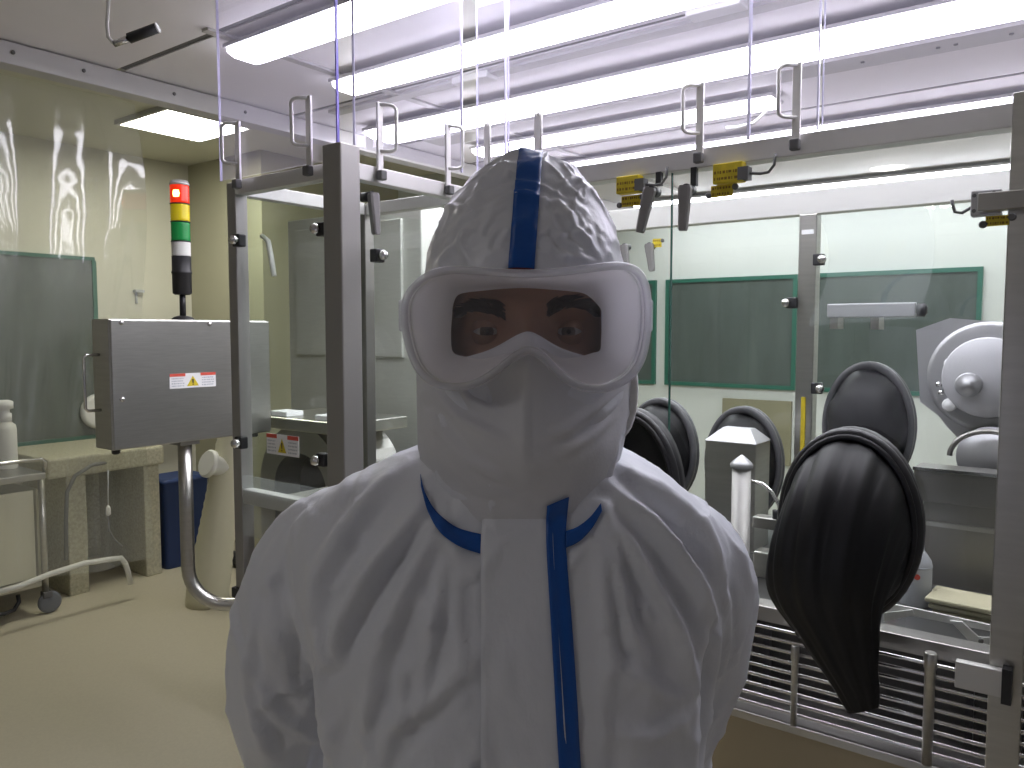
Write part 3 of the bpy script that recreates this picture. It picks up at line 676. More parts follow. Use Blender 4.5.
path += [path[-1]+R_*.3, path[-1]+R_*.9]
MB().tube(path, .023, 20).build('pole', m_steel, cab)
# stack light on the cabinet
sx, sy = XB-.06, onX(183, 315, XB-.06).y; zt = z1
sl = thing('stack_light', (sx, sy, zt), 'signal tower with glowing red over yellow and green lenses, on the control cabinet', 'signal light')
m_lred = mat('lens_red', (.65,.02,.005), .25, emit=(1,.04,.005), estr=.55); m_lhot = lamp('lens_bulb', (1,.35,.08), 16)
m_lyel = mat('lens_yellow', (.62,.50,.01), .25, emit=(1,.75,.02), estr=.10); m_lgrn = mat('lens_green', (.01,.22,.05), .25, emit=(.02,.6,.12), estr=.06)
MB().lathe([(.0,0),(.036,0),(.036,.004),(.028,.010),(.016,.014),(.0,.014)], (sx,sy,zt), (0,0,1), 24).build('base', m_blackp, sl)
MB().lathe([(.010,.010),(.010,.10)], (sx,sy,zt), (0,0,1), 16).build('stem', m_blackp, sl)
bz = MB().lathe([(.024,.085),(.031,.09),(.031,.155),(.033,.157),(.033,.163),(.031,.165),(.031,.215)], (sx,sy,zt), (0,0,1), 28).build('buzzer_module', m_blackp, sl)
lz = [(.215,.262,'clear_module', m_whitep), (.266,.328,'green_lens', m_lgrn), (.332,.388,'yellow_lens', m_lyel), (.392,.452,'red_lens', m_lred)]
for a_, b_, nm, mm in lz:
    o = MB()
    prof = [(.0,a_)] + [(.030 + (.0012 if k % 2 else 0), a_+(b_-a_)*k/12) for k in range(13)] + [(0,b_)]
    o.lathe(prof, (sx,sy,zt), (0,0,1), 28); lens = o.build(nm, mm, sl)
    if nm == 'red_lens':
        MB().lathe([(.0,.0),(.012,.004),(.014,.015),(.012,.026),(0,.03)], Vector((sx,sy,zt+.407))+Vector((.596,-.803,0))*.021, (0,0,1), 14).build('bulb', m_lhot, lens)
    if nm != 'clear_module': MB().lathe([(.0315,a_-.004),(.0325,a_-.002),(.0315,a_)], (sx,sy,zt), (0,0,1), 28).build('spacer', m_blackp, lens)
MB().lathe([(.0315,.452),(.0315,.458),(.026,.468),(0,.470)], (sx,sy,zt), (0,0,1), 28).build('cap', m_header, sl)

# ================================================================== LEFT ROOM
# wall gauge, wall hook
q = onX(98, 411, -5.87); t = thing('wall_gauge', q, 'round white wall gauge half hidden behind the control cabinet', 'gauge')
MB().lathe([(0,0),(.12,0),(.13,.02),(.12,.05),(.105,.055)], (-5.885, q.y, q.z), (1,0,0), 32).build('bezel', m_labelw, t)
MB().lathe([(0,0),(.105,.0),(.104,.004)], (-5.838, q.y, q.z), (1,0,0), 32).build('dial', m_ink, t)
q = onX(137, 297, -5.88); t = thing('wall_sensor', q, 'tiny grey sensor rod on the left wall above the control cabinet', 'sensor')
MB().cyl((-5.89, q.y, q.z-.05), (-5.89, q.y, q.z+.04), .009, 10).build('rod', m_ink, t)
MB().bx(-5.90, -5.86, q.y-.02, q.y+.05, q.z+.035, q.z+.055).build('head', m_ink, t)
# granite balance table
t = thing('balance_table', (-5.4, 2.65, 0), 'beige granite balance table on slab legs below the control cabinet', 'table')
xt = -5.05; ya, yb_ = 2.05, 2.90
a = onX(66, 473, xt); b = onX(165, 466, xt)
ya, yb_ = 2.10, b.y
MB().bx(-5.80, xt, ya, yb_, .76, .885).build('tabletop', m_granite, t, bevel=.015)
MB().bx(-5.72, xt-.04, ya+.12, ya+.24, 0, .76).build('leg', m_granite, t, bevel=.008)
MB().bx(-5.72, xt-.04, yb_-.13, yb_-.02, 0, .76).build('leg', m_granite, t, bevel=.008)
MB().bx(-5.80, -5.72, ya+.05, yb_-.02, .10, .76).build('back_slab', m_granite, t, bevel=.008)
# cable lying on the table
pts = [onX(131, 463, xt-.06), onX(110, 462, xt-.02), onX(92, 465, xt+.02), onX(75, 476, xt+.03), onX(67, 492, xt+.03), onX(66, 520, xt+.03), onX(66, 560, xt+.03)]
tag(MB().tube(pts, .012, 8).build('cable', m_gasket), 'dark cable drooping over the left end of the granite table', 'cable')
t = thing('hanging_probe', onX(112, 470, xt+.015), 'thin grey probe hanging on a wire in front of the granite table', 'sensor')
MB().tube([onX(108,470,xt+.02), onX(108,505,xt+.02)], .004, 8).build('wire', m_ink, t)
MB().lathe([(.004,0),(.014,-.02),(.016,-.06),(.006,-.07)], onX(108,505,xt+.02), (0,0,1), 12).build('probe', m_labelw, t)
MB().tube([onX(108,516,xt+.02), onX(109,530,xt+.02), onX(115,540,xt+.02), onX(122,546,xt+.02)], .005, 8).build('tail', m_gasket, t)
# blue bin
q = onX(182, 562, -5.2); 
t = thing('waste_bin', (-5.25, q.y, 0), 'dark blue waste bin on the floor behind the cabinet pole', 'bin')
cx, cy = -5.25, q.y+.0
def rr(hx, hy, z, r=.03, n=5):
    out = []
    for sx_, sy_, a0 in ((1,1,0),(-1,1,PI/2),(-1,-1,PI),(1,-1,1.5*PI)):
        for k in range(n+1):
            a_ = a0+k/n*PI/2; out.append((cx+sx_*(hx-r)+r*math.cos(a_), cy+sy_*(hy-r)+r*math.sin(a_), z))
    return out
MB().rings([rr(.12,.15,0), rr(.125,.155,.03), rr(.14,.175,.60), rr(.15,.185,.605), rr(.15,.185,.625), rr(.135,.17,.625), rr(.13,.165,.58)]).build('body', m_blue, t)
MB().rings([rr(.152,.187,.60), rr(.152,.187,.627), rr(.13,.16,.635)]).build('rim', m_blue, t)
q = onX(168, 470, -5.6); tag(MB().bx(-5.88, -5.72, q.y-.12, q.y+.28, .93, 1.20).build('wall_dispenser', m_labelw, bevel=.02), 'white box dispenser on the wall above the blue bin', 'dispenser')
# cream duct with stub
q = onX(219, 500, -4.3); t = thing('flexible_duct', (-4.3, q.y, 0), 'cream flexible duct sloping down behind the left annex post, with a side stub', 'duct')
rsd = []
P0, P1 = onX(233, 425, -4.3), onX(214, 552, -4.3)
prof_n = 40
P1 = P0 + (P1-P0)*((P0.z-.06)/(P0.z-P1.z))
MB().tube([P0.lerp(P1, k/prof_n) for k in range(prof_n+1)] + [Vector((P1.x, P1.y, 0))], [.075+.05*(k/prof_n)+(.004 if k % 2 else 0) for k in range(prof_n+1)] + [.13], 20).build('hose', m_creamp, t)
a = onX(206, 463, -4.28); b = onX(226, 468, -4.28)
MB().lathe([(.075,0),(.085,.01),(.085,.03),(.06,.035),(.06,.2)], a, b-a, 20).build('stub', m_whitep, t)
# floor ring hose
pts = [onZ(x, y, .04) for x, y in ((250,530),(232,531),(216,536),(210,542),(214,549),(225,555),(240,560),(262,563))]
tag(MB().tube(pts, .03, 12).build('floor_hose', m_creamp), 'cream hose looping on the floor at the foot of the duct', 'hose')
pts = [onZ(x, y, .05) for x, y in ((196,540),(212,548),(228,556),(260,566),(300,575))]
tag(MB().tube(pts, .05, 10).build('floor_duct', m_blackp), 'dark cable duct on the floor under the glass annex', 'duct')
# lab cart at left edge
t = thing('lab_cart', (-5.2, 1.6, 0), 'steel lab cart with side panels on casters at the left edge, behind the curtain', 'cart')
x0, x1, yy0, yy1 = -5.55, -4.88, 1.10, 2.02
MB().bx(x0, x1, yy0, yy1, .80, .84).build('top', m_steel, t, bevel=.006)
MB().bx(x0+.02, x1-.02, yy0+.02, yy1-.02, .17, .20).build('shelf', m_steel, t)
MB().bx(x1-.05, x1-.03, yy0+.05, yy1-.06, .22, .74).build('side_panel', m_creamp, t, bevel=.004)
MB().bx(x0+.05, x1-.05, yy1-.04, yy1-.025, .22, .74).build('side_panel', m_creamp, t, bevel=.004)
MB().tube([(x1, yy0, .92), (x1, yy1-.02, .92), (x1, yy1, .90), (x1-.02, yy1, .84)], .012, 10).build('rail', m_steelb, t)
for lx in (x0+.02, x1-.02):
    for ly in (yy0+.02, yy1-.02):
        MB().cyl((lx, ly, .13), (lx, ly, .82), .018, 14).build('leg', m_steel, t)
        cs = MB().bx(lx-.025, lx+.025, ly-.02, ly+.03, .095, .135).build('caster', m_gasket, t, bevel=.005)
        MB().lathe([(.0,-.016),(.05,-.016),(.063,-.010),(.065,0),(.063,.010),(.05,.016),(0,.016)], (lx, ly+.02, .065), (1,0,0), 24).build('wheel', mat('caster_grey', (.16,.17,.19), .5) if 'caster_grey' not in bpy.data.materials else bpy.data.materials['caster_grey'], cs)
q = onX(6, 462, -5.2)
t = thing('pump_bottle', (-5.2, q.y, .84), 'pale pump bottle standing on the lab cart at the left edge', 'bottle')
MB().lathe([(0,0),(.058,0),(.062,.01),(.062,.235),(.058,.26),(.036,.28),(.036,.29),(0,.29)], (-5.2,q.y,.84), (0,0,1), 24).build('body', m_whitep, t)
MB().lathe([(.04,.285),(.04,.33),(.03,.335),(.03,.355),(.05,.36),(.05,.40),(.03,.41),(0,.41)], (-5.2,q.y,.84), (0,0,1), 20).build('pump', m_labelw, t)
# white hose end in front of the table
pts = [onX(-8,594,-4.75), onX(20,586,-4.75), onX(50,574,-4.75), (onX(85,563,-4.75)), onX(112,559,-4.75), onX(121,558,-4.74), onX(125,563,-4.74), onX(128,572,-4.74), onX(131,584,-4.74)]
tag(MB().tube(pts, .016, 10).build('white_hose', m_whitep), 'white hose arching over the floor in front of the lab cart', 'hose')
pts = [onX(18,595,-4.95), onX(19,602,-4.95), onX(14,610,-4.93), onX(4,614,-4.9), onX(-10,616,-4.9)]
tag(MB().tube(pts, .012, 8).build('black_cable', m_blackp), 'short black cable looping under the lab cart', 'cable')

# ================================================================== MACHINES SEEN THROUGH THE ANNEX
t = thing('freeze_dryer', (-2.65, 2.6, 0), 'tall brushed steel cabinet seen through the annex glass', 'machine')
MB().bx(-3.05, -2.2, 2.35, 2.95, .12, 2.17).build('body', m_panelsteel, t, bevel=.006)
MB().bx(-3.0, -2.25, 2.40, 2.9, 0, .12).build('plinth', m_blackp, t)
MB().bx(-2.98, -2.30, 2.335, 2.35, 1.55, 2.12).build('door', m_panelsteel, t, bevel=.004)
tag(MB().tube([onY(262,236,2.2), onY(268,241,2.2), onY(271,256,2.2), onY(274,276,2.2)], .012, 10).build('wall_spout', m_whitep), 'short curved white pipe seen through the top left of the annex glass', 'pipe')
# arched conveyor cover
t = thing('arched_cover', (-2.4, 2.02, .1), 'dull steel arched machine cover with a dark opening low behind the annex glass', 'machine')
n = 20; ro, ri, zc = .24, .15, 1.07; cx = -2.37
outer = [(cx+ro*math.cos(PI*k/n), zc+ro*math.sin(PI*k/n)) for k in range(n+1)]
poly = [(cx+ro, .15)] + outer + [(cx-ro, .15), (cx-ri, .15)] + [(cx+ri*math.cos(PI-PI*k/n), zc+ri*math.sin(PI-PI*k/n)*.9) for k in range(n+1)] + [(cx+ri, .15)]
MB().prism(poly, (0,1.86,0), (1,0,0), (0,0,1), (0,.30,0)).build('arch', m_steeld, t)
MB().bx(cx-.16, cx+.16, 1.98, 2.0, .15, 1.24).build('dark_opening', m_blackp, t)
MB().bx(cx-ro-.01, cx+ro+.01, 1.84, 2.18, zc+ro-.02, zc+ro+.025).build('top_plate', m_steel, t, bevel=.005)
for xx in (cx-.12, cx+.14): MB().bx(xx-.05, xx+.05, 1.86, 1.94, zc+ro+.025, zc+ro+.045).build('top_clip', m_labelw, t, bevel=.004)
MB().bx(cx-ro, cx+ro, 1.88, 2.14, 0, .15).build('foot', m_blackp, t)
q = onY(293, 381, 2.0); tag(MB().bx(q.x-.035, q.x+.035, 2.33, 2.336, q.z-.02, q.z+.02).build('red_sign', mat('sign_pale_red', (.55,.22,.15), .5)), 'small pale red sign on the tall steel cabinet behind the annex', 'sign')
# ================================================================== PERSON
from mathutils import noise as mn
from mathutils.bvhtree import BVHTree
FW = Vector((-math.sin(YAW), math.cos(YAW), 0)); RT = Vector((math.cos(YAW), math.sin(YAW), 0))
D0, U0 = .70, .0125
base = FW*D0 + RT*U0
person = thing('person', base, 'person in white hooded coverall with blue taped seams, clear goggles and white face mask', 'person', rotz=YAW)
cp, sp = math.cos(PITCH), math.sin(PITCH)
def LP(px, py, y):      # local point seen at (px, py) when it lies at local depth y
    d = D0+y; t = (px-512)/FPX; s = (384-py)/FPX
    h = d*(s*cp-sp)/(cp+s*sp); return Vector((t*(d*cp-h*sp)-U0, y, CAM_H+h))
CAML = Vector((-U0, -D0, CAM_H))
m_suit = mat('coverall_white', (.735,.755,.82), .46, spec=.45, bump=.14, bscale=60, crumple=.5, cscale=9, stretch=(1,1,.6))
m_hood = mat('hood_white', (.72,.735,.80), .36, spec=.55, bump=.12, bscale=70, crumple=.45, cscale=15)
m_maskw = mat('mask_white', (.66,.665,.71), .6, bump=.05, bscale=300)
m_tape = mat('seam_tape_blue', (.006,.085,.38), .34, bump=.10, bscale=50)
m_skin = mat('skin_brown', (.27,.135,.085), .48, noise=.08, nscale=60)
m_hair = mat('brow_dark', (.010,.007,.005), .9, spec=.1)
m_eyew = mat('eye_white', (.55,.52,.50), .15); m_iris = mat('iris_brown', (.045,.025,.012), .12); m_pupil = mat('pupil', (.003,.003,.003), .08)
m_latex = mat('glove_latex', (.68,.68,.66), .45)
m_strap = mat('strap_grey', (.20,.20,.21), .7)
m_milky = clear('goggle_frame_milky', (.94,.94,.96), 1.25, .3, haze=.40, hcol=(.80,.80,.83))
m_skirt = clear('goggle_skirt_milky', (.94,.93,.93), 1.3, .35, haze=.92, hcol=(.95,.94,.95))
m_lens = clear('goggle_lens', (.985,.98,.99), 1.42, .05, haze=.05, hcol=(.95,.92,.96), gain=1.2)

def sup(xl, xr, yf, yb, z, n=64, e=2.4):
    out = []; cx, hx = (xl+xr)/2, (xr-xl)/2; cy, hy = (yf+yb)/2, (yb-yf)/2
    for k in range(n):
        a = 2*PI*k/n; c_, s_ = math.cos(a), math.sin(a)
        out.append(Vector((cx+hx*math.copysign(abs(c_)**(2/e), c_), cy+hy*math.copysign(abs(s_)**(2/e), s_), z)))
    return out
def sections(S_, n, N=64, e=2.4):
    return [sup(s[1], s[2], s[3], s[4], s[0], N, e) for s in interp(S_, n)]
def remeshed(name, mb, m, voxel, smooth=4):
    o = mb.build(name, m, person, local=True)
    md = o.modifiers.new('r', 'REMESH'); md.mode = 'VOXEL'; md.voxel_size = voxel; md.use_smooth_shade = True
    if smooth:
        sm = o.modifiers.new('s', 'SMOOTH'); sm.factor = .5; sm.iterations = smooth
    dg = bpy.context.evaluated_depsgraph_get(); me = bpy.data.meshes.new_from_object(o.evaluated_get(dg))
    o.modifiers.clear(); old = o.data; o.data = me; bpy.data.meshes.remove(old); me.name = name
    if not me.materials: me.materials.append(m)
    me.polygons.foreach_set('use_smooth', [True]*len(me.polygons)); return o
def getv(o):
    n = len(o.data.vertices); a = np.empty(n*3); o.data.vertices.foreach_get('co', a); b = np.empty(n*3)
    o.data.vertices.foreach_get('normal', b); return a.reshape(-1,3), b.reshape(-1,3)
def setv(o, a): o.data.vertices.foreach_set('co', np.asarray(a).ravel()); o.data.update()
def ridge(P, f, st, seed):
    return np.array([(1-abs(mn.noise((p[0]*f*st[0]+seed, p[1]*f*st[1]+seed*2, p[2]*f*st[2]-seed))*1.6)) for p in P])
def nz(P, f, st, seed):
    return np.array([mn.noise((p[0]*f*st[0]+seed, p[1]*f*st[1]+seed*2, p[2]*f*st[2]-seed)) for p in P])
def crease(P, N, pts, y, wd, amp, valley=.6):
    """a fold along a polyline given on the front of the body; ridge with a valley beside it"""
    q = np.array([[LP(a, b, y).x, LP(a, b, y).z] for a, b in pts]); X = P[:, [0,2]]
    best = np.full(len(P), 1e9); sg = np.zeros(len(P)); tt = np.zeros(len(P)); L = len(q)-1
    for i in range(L):
        d = q[i+1]-q[i]; l2 = (d**2).sum(); t = np.clip(((X-q[i])@d)/l2, 0, 1); r = X-(q[i]+t[:,None]*d); ds = np.sqrt((r**2).sum(1))
        s = np.sign(d[0]*r[:,1]-d[1]*r[:,0]); m = ds < best; best[m] = ds[m]; sg[m] = s[m]; tt[m] = (i+t[m])/L
    s = best*sg/wd; tp = np.sin(np.clip(tt, .04, .96)*PI)**.6
    f = np.exp(-s*s) - valley*np.exp(-(s-1.5)**2)
    return amp*f*tp*np.clip(-N[:,1]*1.6+.3, 0, 1)

# ---------------------------------------------------------------- coverall (torso, sleeves, legs in one mesh)
T = [(1.575,-.070,.055,-.045,.085),(1.557,-.093,.075,-.058,.092),(1.538,-.134,.114,-.070,.105),(1.511,-.178,.152,-.082,.115),(1.480,-.208,.178,-.092,.125),(1.45,-.212,.184,-.100,.130),(1.40,-.204,.178,-.110,.138),
     (1.33,-.186,.166,-.118,.142),(1.25,-.178,.160,-.121,.140),(1.12,-.174,.154,-.118,.132),(1.0,-.186,.160,-.118,.138),(.90,-.195,.170,-.115,.150),(.82,-.190,.165,-.10,.14),(.76,-.150,.125,-.06,.10)]
mb = MB().rings(sections(T, 60, 72, 2.5))
def limb(mb, pts, n=40, N=28):
    A = interp(pts, n); mb.tube([Vector(a[:3]) for a in A], [float(a[3]) for a in A], N)
limb(mb, [(-.135,.030,1.462,.050),(-.172,.035,1.452,.062),(-.205,.042,1.400,.069),(-.230,.062,1.310,.064),(-.236,.090,1.22,.054),(-.228,.135,1.11,.056),(-.150,.195,1.02,.052),(-.075,.215,.985,.044),(-.035,.220,.97,.042)])
limb(mb, [(.105,.030,1.462,.050),(.140,.035,1.452,.060),(.154,.042,1.410,.067),(.158,.075,1.310,.058),(.150,.110,1.22,.052),(.148,.150,1.11,.054),(.095,.195,1.02,.050),(.045,.215,.985,.044),(.010,.222,.975,.042)])
for sx in (-1, 1):
    limb(mb, [(sx*.085-.012,.02,.90,.095),(sx*.092-.012,.02,.78,.100),(sx*.098-.012,.015,.62,.088),(sx*.100-.012,.015,.48,.076),(sx*.105-.012,.03,.30,.078),(sx*.108-.012,.04,.14,.070),(sx*.108-.012,.04,.09,.060)])
suit = remeshed('coverall', mb, m_suit, .0044, 6)
P, N = getv(suit)
disp = .006*(ridge(P, 9, (1,1,.42), 3.1)**3 - .35) + .003*(ridge(P, 21, (1,1,.6), 8.7)**4-.25) + .006*nz(P, 4.5, (1,1,.55), 5.5)
arm = (np.abs(P[:,0]+.015) > .17) & (P[:,2] < 1.46)
disp = disp*np.where(P[:,2] > 1.5, .5, 1.0)
folds = [ # polyline on the photo, width, height
 (((428,498),(392,545),(352,610),(338,650)), .010, .010), (((440,520),(415,570),(385,640),(370,720)), .011, .006), (((398,470),(360,510),(325,570),(318,640)), .012, .008),
 (((448,548),(440,600),(428,680)), .007, .004), (((462,552),(462,600),(470,650)), .006, .003), (((480,628),(440,670),(400,700),(380,760)), .012, .006),
 (((334,600),(335,660),(342,768)), .006, -.007), (((300,590),(285,640),(300,700),(335,760)), .016, .004), (((258,660),(285,715),(330,765)), .012, .005), (((262,600),(252,680),(268,760)), .010, .005),
 (((603,505),(612,560),(622,610),(640,650)), .008, .008), (((604,503),(640,560),(672,620),(690,680)), .010, .010), (((606,485),(650,520),(690,570),(712,620)), .010, .010), (((612,470),(660,492),(705,530),(725,580)), .010, .006),
 (((598,515),(598,570),(604,640)), .007, .004), (((600,640),(640,660),(680,690)), .010, .005), (((695,600),(697,660),(688,768)), .007, -.010), (((715,570),(722,640),(708,720)), .009, .006),
 (((600,700),(650,710),(690,700)), .010, .004), (((380,470),(330,500),(290,540)), .012, .004), (((590,540),(600,620),(590,768)), .012, .003)]
fd = np.zeros(len(P))
for pts, wd, amp in folds: fd += crease(P, N, pts, -.06 if pts[0][0] not in (300,258,262,715,695,334) else .0, wd*.68, amp*1.35)
rc = random.Random(21)
for k in range(95):              # small random creases of the crisp cloth
    a, b = rc.uniform(240, 745), rc.uniform(470, 790); an_ = math.radians(rc.choice((60, 75, 100, 120, 40, 140, 90)) + rc.uniform(-15, 15)); ln = rc.uniform(22, 75)
    bend = rc.uniform(-.25, .25)*ln; dx, dy = math.cos(an_), math.sin(an_)
    pts = ((a-dx*ln/2, b-dy*ln/2), (a-dy*bend*.5, b+dx*bend*.5), (a+dx*ln/2, b+dy*ln/2))
    fd += crease(P, N, pts, -.06 if 330 < a < 690 else .02, rc.uniform(.0035, .006), rc.uniform(.0015, .0042))
flat = np.exp(-((P[:,0]-.012)/.042)**2)*(P[:,1] < 0)          # the zip flap keeps the middle flatter
setv(suit, P + N*((disp*(1-.75*flat)+fd*(1-.6*flat))[:,None]))
# ---------------------------------------------------------------- hood
H = [(1.455,-.082,.066,-.070,.09),(1.49,-.089,.070,-.082,.092),(1.52,-.0925,.074,-.088,.093),(1.545,-.0935,.083,-.088,.095),(1.60,-.0945,.0925,-.086,.105),(1.66,-.0935,.092,-.0855,.112),(1.714,-.0895,.0855,-.0845,.112),(1.745,-.0815,.078,-.077,.105),
     (1.77,-.068,.0655,-.064,.093),(1.794,-.047,.048,-.044,.072),(1.810,-.024,.026,-.020,.044),(1.8175,-.006,.008,.002,.022)]
hr = sections(H, 190, 220, 2.25)
hood = MB().rings(hr).build('hood', m_hood, person, local=True)
P, N = getv(hood)
up = np.clip((P[:,2]-1.70)/.06, 0, 1); low = np.clip((1.62-P[:,2])/.06, 0, 1)
dsp = up*(.0034*(ridge(P, 26, (1,1,.9), 2.2)**3-.3) + .0022*(ridge(P, 52, (1.2,1,.6), 7.1)**4-.2) + .004*nz(P, 14, (1,1,.8), 4.4)) + (1-up)*(.0022*(ridge(P, 20, (.8,1,.8), 6.2)**4-.2))
hf = [(((450,205),(480,185),(515,178),(545,180),(590,205)), .003, .0035), (((445,225),(490,200),(520,193),(560,200),(605,240)), .0035, .0035), (((560,200),(575,225),(600,250)), .004, .004), (((548,215),(565,240),(590,262)), .004, .003),
      (((432,262),(455,240),(470,225)), .004, .003), (((470,265),(460,245),(463,225)), .004, .003), (((540,235),(560,255),(600,262)), .003, .003), (((428,400),(450,430),(500,470)), .005, .004), (((625,400),(590,425),(560,440)), .004, .003), (((440,420),(470,470),(520,500)), .006, .003), (((622,440),(612,480),(604,505)), .004, .004)]
for pts, wd, amp in hf: dsp = dsp + crease(P, N, pts, -.075, wd, amp)
rc = random.Random(5)
for k in range(60):
    a, b = rc.uniform(428, 622), rc.choice((rc.uniform(155, 265), rc.uniform(155, 265), rc.uniform(390, 520))); an_ = math.radians(rc.uniform(0, 180)); ln = rc.uniform(10, 36)
    dx, dy = math.cos(an_), math.sin(an_); bend = rc.uniform(-.3, .3)*ln
    dsp = dsp + crease(P, N, ((a-dx*ln/2, b-dy*ln/2), (a-dy*bend*.5, b+dx*bend*.5), (a+dx*ln/2, b+dy*ln/2)), -.07, rc.uniform(.0018, .0035), rc.uniform(.0006, .0018))
P = P + N*dsp[:,None]; setv(hood, P)
# face opening
a0, z_t, z_b = .062, 1.701, 1.632
bm = bmesh.new(); bm.from_mesh(hood.data)
kill = [f for f in bm.faces if f.normal.y < -.2 and (lambda c: (abs(c.x+.002) < a0 and z_b < c.z < z_t ))(f.calc_center_median())]
bmesh.ops.delete(bm, geom=kill, context='FACES'); bm.to_mesh(hood.data); bm.free()
# ---------------------------------------------------------------- head
nu, nv = 96, 96; vs = []
HC = Vector((0, .010, 1.668)); HR = (.074, .090, .120)
def g(x, z, cx, cz, sx, sz): return math.exp(-((x-cx)/sx)**2-((z-cz)/sz)**2)
rs = []
for j in range(1, nv):
    th = PI*j/nv; ring = []
    for i in range(nu):
        ph = 2*PI*i/nu; x = HC.x+HR[0]*math.sin(th)*math.cos(ph); y = HC.y+HR[1]*math.sin(th)*math.sin(ph); z = HC.z+HR[2]*math.cos(th)
        if y < HC.y:
            f = min(1, (HC.y-y)/.03); ax = abs(x)
            d = .007*g(ax,z,.030,1.680,.020,.0075) + .004*g(ax,z,0,1.685,.03,.012) - .016*g(ax,z,.033,1.659,.0155,.0105) + .012*g(x,z,0,1.655,.0085,.02) + .024*g(x,z,0,1.626,.012,.016) + .004*g(ax,z,.042,1.632,.02,.014)
            y -= d*f
        w_ = 1-.12*max(0, (HC.z-.03-z)/.09); ring.append(Vector((x*w_, y, z)))
    rs.append(ring)
rs += [[Vector((.055*math.cos(2*PI*i/nu), .025+.055*math.sin(2*PI*i/nu), z)) for i in range(nu)] for z in (1.54, 1.50, 1.46)]
head = MB().rings(rs).build('head', m_skin, person, local=True)
EZ = 1.6595
for sx in (-1, 1):
    ec = Vector((sx*.0330, -.0535, EZ)); r = .0125
    eb = MB(); prof = []
    n = 40
    for k in range(n+1):
        a = PI*k/n; prof.append((r*math.sin(a), r*math.cos(a)))
    b = len(eb.f)
    eb.lathe(prof, ec, (0,-1,0), 32, caps=False)
    for k in range(len(eb.f)):
        row = k//32; ang = (row+.5)*180/n
        eb.mi[k] = 2 if ang < 11 else (1 if ang < 27 else 0)
    eb.build('eye', [m_eyew, m_iris, m_pupil], person, local=True)
    for up_ in (1, -1):
        rows = []
        for k in range(9):
            row = []
            for i in range(25):
                az = math.radians(-66+132*i/24); e0 = (15.5 if up_ > 0 else 13)*max(0, 1-(az/math.radians(52))**2)
                el = math.radians(up_*(e0 + (84-e0)*k/8)); rr_ = r*(1.09 + .05*(k/8) + (.04 if k == 0 else 0))
                row.append(ec + Vector((math.cos(el)*math.sin(az), -math.cos(el)*math.cos(az), math.sin(el)))*rr_)
            rows.append(row)
        MB().rings(rows, closed=False).build('eyelid', m_skin, person, local=True)
hb = BVHTree.FromPolygons([tuple(v.co) for v in head.data.vertices], [tuple(p.vertices) for p in head.data.polygons])
for pts in (((458,313),(466,308),(478,306),(492,308),(506,313)), ((546,311),(558,305),(572,302),(586,304),(597,311))):
    mb = MB(); rnd = random.Random(4)
    q = [LP(a, b, -.08) for a, b in pts]
    for k in range(420):
        f = rnd.random()*(len(q)-1.001); i = int(f); c = q[i].lerp(q[i+1], f-i); g_ = f/(len(q)-1)
        out_ = g_ if pts[0][0] > 520 else 1-g_
        c = c + Vector((0,0,(rnd.random()-.5)*.0115*(1-.4*out_)))
        hit = hb.ray_cast(Vector((c.x, -.3, c.z)), Vector((0,1,0)))
        if hit[0] is None: continue
        sx = 1 if pts[0][0] > 520 else -1
        d = Vector((sx*(.6+.4*out_), -.12, .55*(1-out_)-.15*out_)).normalized()*(.006+.003*rnd.random())
        mb.tube([hit[0]+Vector((0,-.0002,0)), hit[0]+d*.5+Vector((0,-.0006,0)), hit[0]+d], [.0006,.00055,.0001], 4)
    mb.build('eyebrow', m_hair, person, local=True)
# ---------------------------------------------------------------- face mask
rows = []; nz_, nt_ = 60, 90
for j in range(nz_+1):
    v = j/nz_; z = 1.650 - v*(1.650-1.495)
    row = []
    tuck = 0
    for i in range(nt_+1):
        th = math.radians(-96 + 192*i/nt_); s_, c_ = math.sin(th), math.cos(th)
        hw = .0955 - .010*tuck**2 - .010*max(0, (v-.55)/.45)**1.5 - (.020 if s_ > 0 else .002)*v*v*abs(s_)
        dep = .0935 + .014*math.exp(-((z-1.565)/.035)**2) - .006*max(0, (v-.6)/.4)**2 - .022*tuck**2
        x = -.0015 + hw*s_; y = .012 - dep*abs(c_)**.85*(1 if c_ > 0 else -1) - .004
        y -= .019*math.exp(-((x)/.017)**2)*math.exp(-((z-1.632)/.022)**2) + .004*math.exp(-(x/.010)**2)*(1-.6*v)
        zz = z + .010*math.exp(-(x/.020)**2)*(1-v)**3 - .022*(min(1, abs(x)/.09)**1.2)*(1-v)**3
        zz += .004*(abs(x)/.09)**2*v
        row.append(Vector((x, y, zz)))
    rows.append(row)
mk = MB().rings(rows, closed=False).build('face_mask', m_maskw, person, local=True)
P, N = getv(mk)
if N[:,1].mean() > 0: N = -N
dsp = .0016*(ridge(P, 20, (.7,1,.9), 1.2)**4-.2) + .0018*nz(P, 16, (1,1,1), 9.3)
for pts, wd, amp in [(((432,395),(460,420),(505,440)), .0045, .004), (((425,420),(465,460),(515,485)), .005, .0035), (((628,390),(600,410),(570,430),(545,436)), .004, .0045), (((622,420),(590,440),(560,455)), .004, .003), (((445,372),(470,400),(500,415)), .004, .003), (((527,372),(526,420),(524,460)), .003, .003), (((440,450),(480,490),(520,500)), .005, .003)]:
    dsp = dsp + crease(P, N, pts, -.09, wd, amp)
P = P+N*dsp[:,None]
BHM = BVHTree.FromPolygons([tuple(v.co) for v in hood.data.vertices], [tuple(q_.vertices) for q_ in hood.data.polygons])
